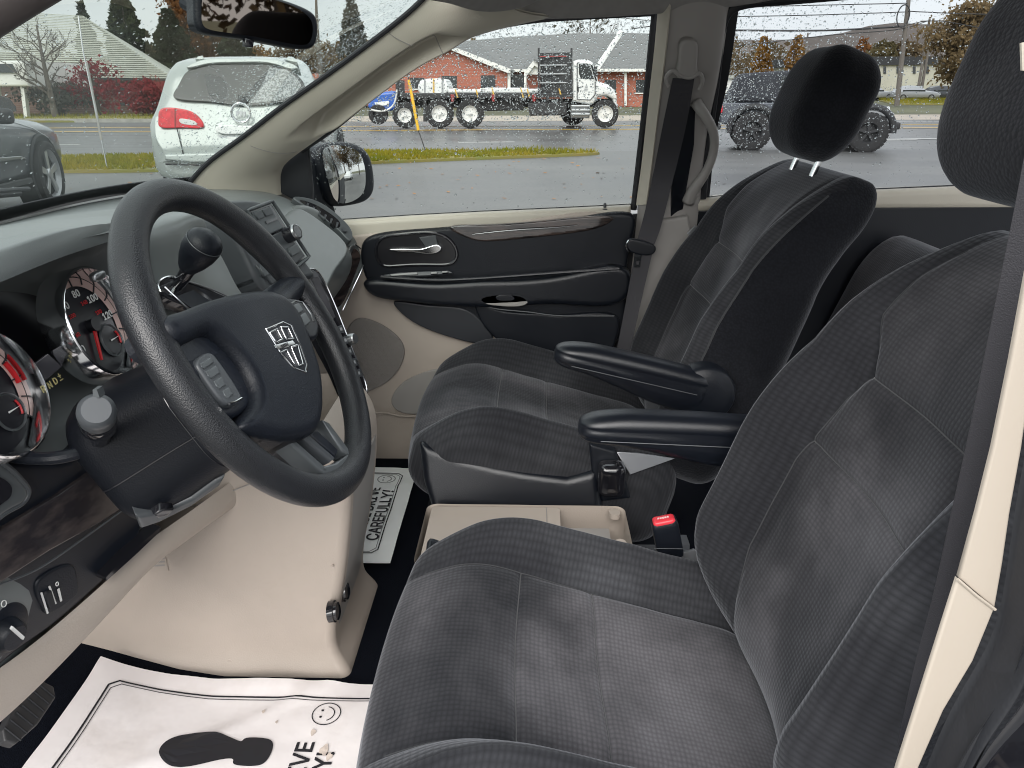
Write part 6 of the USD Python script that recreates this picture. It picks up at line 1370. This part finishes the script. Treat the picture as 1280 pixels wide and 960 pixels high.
for k in range(9):
    px = 1010 + 18.5 * k + (k % 2) * 2; part(WBD, "window", plate(lb([(px, 83), (px + 3.2, 83), (px + 3.2, 92), (px, 92)], LBX - .1), .2, n=NX), "window_dark")
WB2 = thing("white_shed", "small white building behind the tail of the off-road car", "building", at(912, 112, x=80) * [1, 1, 0])
part(WB2, "wall", plate(ats([(880, 97), (915, 97), (915, 116), (880, 117)], x=80), 6., n=NX), "white_trim"); part(WB2, "roof", plate(ats([(876, 94), (918, 94), (918, 98), (876, 98)], x=79.7), 6.6, n=NX), "roof_pale")

# ---- parked cars far right
def small_car(name, lab, o, deg, m, grp=None, length=4.6):
    T = RZ(deg, o); C_ = thing(name, lab, "car", o, group=grp)
    part(C_, "body", loft([(0, .35, .70, .82, .78, .70), (.25, .28, .88, .95, .88, .76), (.9, .26, .92, 1.36, .90, .62), (1.6, .26, .92, 1.46, .90, .60), (2.5, .26, .90, 1.40, .90, .60), (3.3, .26, .88, .98, .90, .70), (4.3, .28, .78, .84, .86, .68), (4.6, .38, .62, .66, .76, .6)], T), m, smooth=55)
    part(C_, "windows", loft([(.75, .90, .92, 1.0, .90, .72), (1.1, .9, .94, 1.34, .88, .635), (1.7, .9, .94, 1.40, .88, .62), (2.4, .9, .94, 1.36, .88, .62), (3.0, .9, .92, 1.02, .88, .7)], T), "car_glass", smooth=55)
    for x in (.85, 3.7):
        for s in (-1, 1): wheel_on(C_, T[:3, :3] @ np.array([x, s * .80, .32]) + T[:3, 3], T[:3, 1] * s, .32, .22, .2, 0)
    return C_
for i, (px, py, dist, m, deg, lab) in enumerate(((1093, 125, 84, "paint_silver", -70, "small silver car parked left of the tallest pole"), (1140, 125, 84, "paint_silver", -90, "small grey car parked right of the tallest pole's foot"), (1178, 125, 86, "paint_slate", -90, "small dark car parked nearest the driver's head restraint"))):
    o = at(px, py, x=dist) * [1, 1, 0]; small_car("parked_car", lab, o + np.array([0, 2.2, 0]), deg, m)

# ---- trees
mat("bark", (.10, .085, .07), .9, var=.3, vscale=3., mapscale=(1, 1, .2))
mat("bark_pale", (.24, .22, .19), .9, var=.25, vscale=4.)
leafmat("needles_dark", (.020, .036, .020), (.055, .075, .040), .5)
leafmat("needles_green", (.035, .055, .024), (.085, .10, .045), .5)
leafmat("leaf_rust", (.20, .075, .025), (.34, .16, .06), .4)
leafmat("leaf_orange", (.26, .13, .035), (.42, .24, .08), .4)
leafmat("leaf_red", (.22, .025, .035), (.42, .07, .08), .6)
leafmat("leaf_brown", (.12, .085, .05), (.24, .18, .10), .3)
leafmat("leaf_olive", (.16, .135, .065), (.30, .235, .115), .3)
leafmat("leaf_gold", (.20, .145, .075), (.38, .27, .14), .3)
leafmat("leaf_grey", (.10, .10, .085), (.17, .165, .13), .5)
def leaves(c, size, r):
    k = len(c); a, b = r.normal(size=(k, 3)), r.normal(size=(k, 3)); a /= np.linalg.norm(a, axis=1, keepdims=True); b = np.cross(a, b); b /= np.linalg.norm(b, axis=1, keepdims=True) + 1e-9
    s = (size * r.uniform(.55, 1.4, k))[:, None]
    v = np.stack([c - a * s, c + b * s * .55, c + a * s, c - b * s * .55], 1).reshape(-1, 3); i = np.arange(k)[:, None] * 4
    return trimesh.Trimesh(v, np.vstack([i + [0, 1, 2], i + [0, 2, 3]]), process=False)
def limbs(b, h, n, r0, rr, spread, up=.6, depth=2, thin=.5):
    out = [tube(spline([b, b + np.array([rr.normal(0, .02 * h), rr.normal(0, .02 * h), h * .5]), b + np.array([rr.normal(0, .03 * h), rr.normal(0, .03 * h), h * .93])], 8), np.linspace(r0, r0 * .25, 8), 7)]
    def grow(p, d, L, r, k):
        e = p + d * L; mid = p + d * L * .5 + rr.normal(0, .06 * L, 3); out.append(tube(np.array([p, mid, e]), np.array([r, r * .75, r * .45]), 5, caps=False))
        if k:
            for _ in range(3 if k > 1 else 4): grow(p + (e - p) * rr.uniform(.45, 1.), unit(d + rr.normal(0, .5, 3) + [0, 0, .25]), L * rr.uniform(.45, .7), r * thin, k - 1)
    for i in range(n):
        z = rr.uniform(.22, .85); a = rr.uniform(0, 6.28)
        grow(b + np.array([0, 0, h * z]), unit(np.array([math.cos(a), math.sin(a), up])), spread * rr.uniform(.5, 1.) * (1.1 - z * .6), r0 * .38 * (1.2 - z), depth)
    return trimesh.util.concatenate(out)
def tree(name, lab, b, h, w, kind, lm, seed, n=2600, leaf=.22, grp=None, bark="bark"):
    r = np.random.default_rng(seed); b = np.asarray(b, float); Q = thing(name, lab, "tree" if "shrub" not in name else "shrub", b, group=grp)
    if kind == "conifer":
        part(Q, "trunk", tube([b, b + [0, 0, h * .5], b + [0, 0, h * .98]], np.array([.03 * w + .08, .06 + .012 * w, .02]), 8), bark)
        pts = []
        tiers = int(10 + h)
        for k in range(tiers):
            f = (k + r.uniform(0, .6)) / tiers; z = h * (.08 + .92 * f); rad = w / 2 * (1 - f) ** .85 * r.uniform(.8, 1.12) + .12
            for _ in range(9):
                a = r.uniform(0, 6.28); m = max(3, int(n / tiers / 9)); t = r.uniform(.1, 1, m) ** .7
                pts.append(np.c_[np.cos(a + r.normal(0, .16, m)) * rad * t, np.sin(a + r.normal(0, .16, m)) * rad * t, z - .30 * rad * t + r.normal(0, .12, m)])
        c = np.vstack(pts) + b
    elif kind == "bare":
        part(Q, "trunk", limbs(b, h, 16, .10 + .012 * h, r, w * .42, .8, 3, .55), bark, smooth=60); c = None
        if n: c = b + np.c_[r.normal(0, w * .22, n), r.normal(0, w * .22, n), h * r.uniform(.3, .95, n)]
    else:
        part(Q, "trunk", limbs(b, h * .92, 12, .07 + .02 * h, r, w * .36, .7, 1), bark, smooth=60)
        kz = {"round": (.30, .98), "tall": (.14, 1.0), "shrub": (.02, 1.0)}[kind]; nc = 42; cs = []
        while len(cs) < nc:
            p = r.uniform(-1, 1, 3)
            if np.linalg.norm(p) < 1: cs.append(p * .84)
        cs = np.array(cs); zc = (kz[0] + kz[1]) / 2 * h; hz_ = (kz[1] - kz[0]) / 2 * h
        taper = 1 - .45 * np.clip(cs[:, 2], 0, 1) if kind == "tall" else 1 - .2 * np.clip(cs[:, 2], 0, 1)
        cs = np.c_[cs[:, 0] * w / 2 * taper, cs[:, 1] * w / 2 * taper, zc + cs[:, 2] * hz_]
        sel = r.integers(0, nc, n); sg = np.array([w * .085, w * .085, hz_ * .12]) * r.uniform(.7, 1.3, nc)[sel][:, None]
        c = b + cs[sel] + r.normal(size=(n, 3)) * sg; c = c[c[:, 2] > .05]
    if c is not None and len(c): part(Q, "crown", leaves(c, leaf, r), lm, smooth=False)
    return Q
def tree_px(name, lab, px, ptop, wpx, d, kind, lm, seed, zb=0., **k):
    b = at(px, 112, x=d) * [1, 1, 0]; depth = (b - CAM) @ FW; h = at(px, ptop, x=d)[2]; tree(name, lab, b, h, wpx * depth / 950, kind, lm, seed, **k)
tree_px("conifer", "dark conifer right behind the pale roof's slope", 170, -14, 92, 58, "conifer", "needles_green", 21, n=11000, leaf=.22)
tree_px("conifer", "darkest conifer just left of the white SUV's roof", 224, 14, 110, 56, "conifer", "needles_dark", 22, n=13000, leaf=.21)
tree_px("conifer", "small conifer at the peak of the pale roof", 120, 6, 40, 62, "conifer", "needles_dark", 23, n=2200, leaf=.28)
tree_px("conifer", "dark conifer half hidden by the rear-view mirror", 300, -6, 64, 60, "conifer", "needles_dark", 40, n=4600, leaf=.26)
tree_px("rusty_tree", "rust brown autumn tree behind the rear-view mirror", 256, -30, 84, 66, "round", "leaf_rust", 24, n=11000, leaf=.19)
tree_px("autumn_shrub", "orange autumn shrub above the white SUV's roof", 318, 58, 90, 62, "shrub", "leaf_orange", 25, n=5000, leaf=.19)
tree_px("autumn_shrub", "grey brown brush between white SUV and pillar", 402, 44, 120, 60, "shrub", "leaf_brown", 26, n=6000, leaf=.18)
tree_px("conifer", "grey green conifer above the windshield pillar", 446, -4, 66, 60, "conifer", "leaf_grey", 27, n=7000, leaf=.20)
tree_px("bare_tree", "straight bare trunk beside the rear-view mirror", 404, -40, 14, 52, "bare", "leaf_grey", 28, n=0)
tree_px("bare_tree", "leafless grey tree in front of the pale roof", 62, 22, 110, 36, "bare", "leaf_grey", 29, n=160, leaf=.05)
tree_px("red_shrub", "wide red leaved shrub before the brown brick wall", 118, 68, 84, 38.5, "shrub", "leaf_red", 30, n=1500, leaf=.10)
tree_px("red_shrub", "deep red shrub touching the white SUV's left side", 184, 96, 66, 38, "shrub", "leaf_red", 31, n=2600, leaf=.10)
tree_px("grey_shrub", "tangled grey leafless shrub under the bare tree", 70, 98, 100, 37.5, "shrub", "leaf_grey", 32, n=1500, leaf=.10)
tree_px("bare_tree", "leafless treetop over the brick building's ridge", 735, 18, 110, 75, "bare", "leaf_grey", 33, n=260, leaf=.25)
tree_px("orange_tree", "left one of two pointed orange trees behind the off-road car", 949, 47, 42, 90, "conifer", "leaf_orange", 34, n=3600, leaf=.34)
tree_px("orange_tree", "right one of two pointed orange trees behind the off-road car", 990, 46, 40, 92, "conifer", "leaf_orange", 35, n=3600, leaf=.34)
tree_px("orange_tree", "small orange treetop over the passenger head restraint", 1072, 46, 22, 115, "tall", "leaf_rust", 36, n=1600, leaf=.5)
tree_px("round_tree", "olive round tree left of the tallest pole", 1096, 50, 34, 112, "round", "leaf_olive", 37, n=2200, leaf=.5)
tree_px("round_tree", "reddish brown round tree crossed by the tallest pole", 1124, 50, 34, 114, "round", "leaf_brown", 38, n=2200, leaf=.5)
tree_px("big_tree", "tall full olive brown tree beside the driver's head restraint", 1206, -14, 104, 72, "tall", "leaf_gold", 39, n=20000, leaf=.20)
# trees and a car behind the van, met in its mirrors
for i, (x, y, h, w, k, lm) in enumerate(((-11, -22, 10, 9, "shrub", "leaf_brown"), (-18, -23, 11, 10, "shrub", "leaf_rust"), (1.5, -30, 11, 8, "tall", "leaf_brown"), (-6, -32, 12, 11, "shrub", "leaf_rust"), (-13, -29, 11, 8, "tall", "leaf_olive"), (-20, -30, 12, 9, "round", "leaf_brown"), (6.5, -33, 11, 7, "bare", "leaf_olive"), (-1, -38, 14, 10, "round", "leaf_olive"))):
    tree("yard_tree", ("nearest brown tree reflected in the rear-view mirror", "nearest rust tree reflected in the rear-view mirror", "brown tree reflected in the door mirror", "rust tree reflected in the rear-view mirror", "olive tree reflected at the left of the rear-view mirror", "far brown tree reflected in the rear-view mirror", "bare tree reflected in the door mirror", "tall olive tree reflected behind the others")[i], (x, y, 0), h, w, k, lm, 60 + i, n=5000, leaf=.17)
small_car("mirrored_car", "silver car reflected in the door mirror", (1.2, -19.5, 0), 100, "paint_white")
# far hills and a wooded belt
th_ = np.linspace(-1.25, 1.1, 90)
hg = np.array([[(700 * math.cos(a), 700 * math.sin(a), -2), (760 * math.cos(a), 760 * math.sin(a), 18 + 30 * meshkit.fbm(np.array([a * 5, 0, 1.]), 4, 4) + 10 * math.cos((a + .75) * 3)), (980 * math.cos(a), 980 * math.sin(a), 20), (1000 * math.cos(a), 1000 * math.sin(a), -2)] for a in th_])
solo("hills", trimesh.Trimesh(*grid_mesh(hg)), "hill_trees", kind="structure", smooth=60)
r = np.random.default_rng(91); aa = r.uniform(-.95, .75, 26000); dd = r.uniform(120, 190, 26000); top = 4.5 + 4.5 * meshkit.noise(np.c_[aa * 26, dd * .05, aa * 0]); top = np.where(aa < -.32, top * .55, top)
cc = np.c_[dd * np.cos(aa), dd * np.sin(aa), top * r.uniform(0, 1, 26000) ** .6]
solo("distant_wood", leaves(cc, .55, r), "leaf_brown", "hazy brown belt of woodland along the horizon", "woodland", kind="stuff", smooth=False)

# ---- raindrops on the panes (each clings to its pane: a part of it)
def drops(parent, name, surf, n, rmin, rmax, seed, dens, toward):
    r = np.random.default_rng(seed); nu, nv = surf.shape[:2]; out_v, out_f = [], []
    a8 = np.arange(7) * 2 * np.pi / 7; keep = np.vstack([np.c_[np.cos(a8), np.sin(a8), a8 * 0], np.c_[.72 * np.cos(a8 + .4), .72 * np.sin(a8 + .4), a8 * 0 + .70], [[0, 0, 1.0]], [[0, 0, -.02]]]); i8, j8 = np.arange(7), (np.arange(7) + 1) % 7
    bf_ = np.vstack([np.c_[i8, j8, i8 + 7], np.c_[j8, j8 + 7, i8 + 7], np.c_[i8 + 7, j8 + 7, i8 * 0 + 14], np.c_[j8, i8, i8 * 0 + 15]])
    u, v = r.uniform(0, nu - 1.001, n * 4), r.uniform(0, nv - 1.001, n * 4); ok = r.random(n * 4) < dens(u / (nu - 1), v / (nv - 1)); u, v = u[ok][:n], v[ok][:n]
    i, j = u.astype(int), v.astype(int); a, b = (u - i)[:, None], (v - j)[:, None]
    p = surf[i, j] * (1 - a) * (1 - b) + surf[i + 1, j] * a * (1 - b) + surf[i, j + 1] * (1 - a) * b + surf[i + 1, j + 1] * a * b
    du, dv = surf[i + 1, j] - surf[i, j], surf[i, j + 1] - surf[i, j]; nn = np.cross(du, dv); nn /= np.linalg.norm(nn, axis=1, keepdims=True); s = np.sign(((CAM - p) * nn).sum(1, keepdims=True)); nn = -nn * s
    t1 = dv / np.linalg.norm(dv, axis=1, keepdims=True); t2 = np.cross(nn, t1)
    rad = (rmin + (rmax - rmin) * (r.random(len(p)) ** 3 + .9 * r.random(len(p)) ** 26))[:, None, None]
    q = p[:, None] + nn[:, None] * .0015 + rad * (keep[None, :, :1] * t1[:, None] * r.uniform(.8, 1.2, (len(p), 1, 1)) + keep[None, :, 1:2] * t2[:, None] * r.uniform(.8, 1.3, (len(p), 1, 1)) + np.clip(keep[None, :, 2:], -.15, 1) * .40 * nn[:, None])
    f = bf_[None] + (np.arange(len(p)) * len(keep))[:, None, None]
    part(parent, name, trimesh.Trimesh(q.reshape(-1, 3), f.reshape(-1, 3), process=False), "water", smooth=True, kind="stuff")
drops(DR, "raindrops", GPA, 15000, .0005, .0021, 71, lambda u, v: np.clip(.05 + 1.15 * sstep(.24, .55, u), 0, 1), None)
drops(SD, "raindrops", GPS, 8500, .0005, .0021, 72, lambda u, v: np.clip(.12 + .9 * sstep(.25, .55, u) * sstep(.85, .2, v), 0, 1), None)
drops(GW, "raindrops", WS, 13000, .0005, .0020, 73, lambda u, v: np.clip(.05 + .95 * sstep(.30, .12, v) , 0, 1), None)
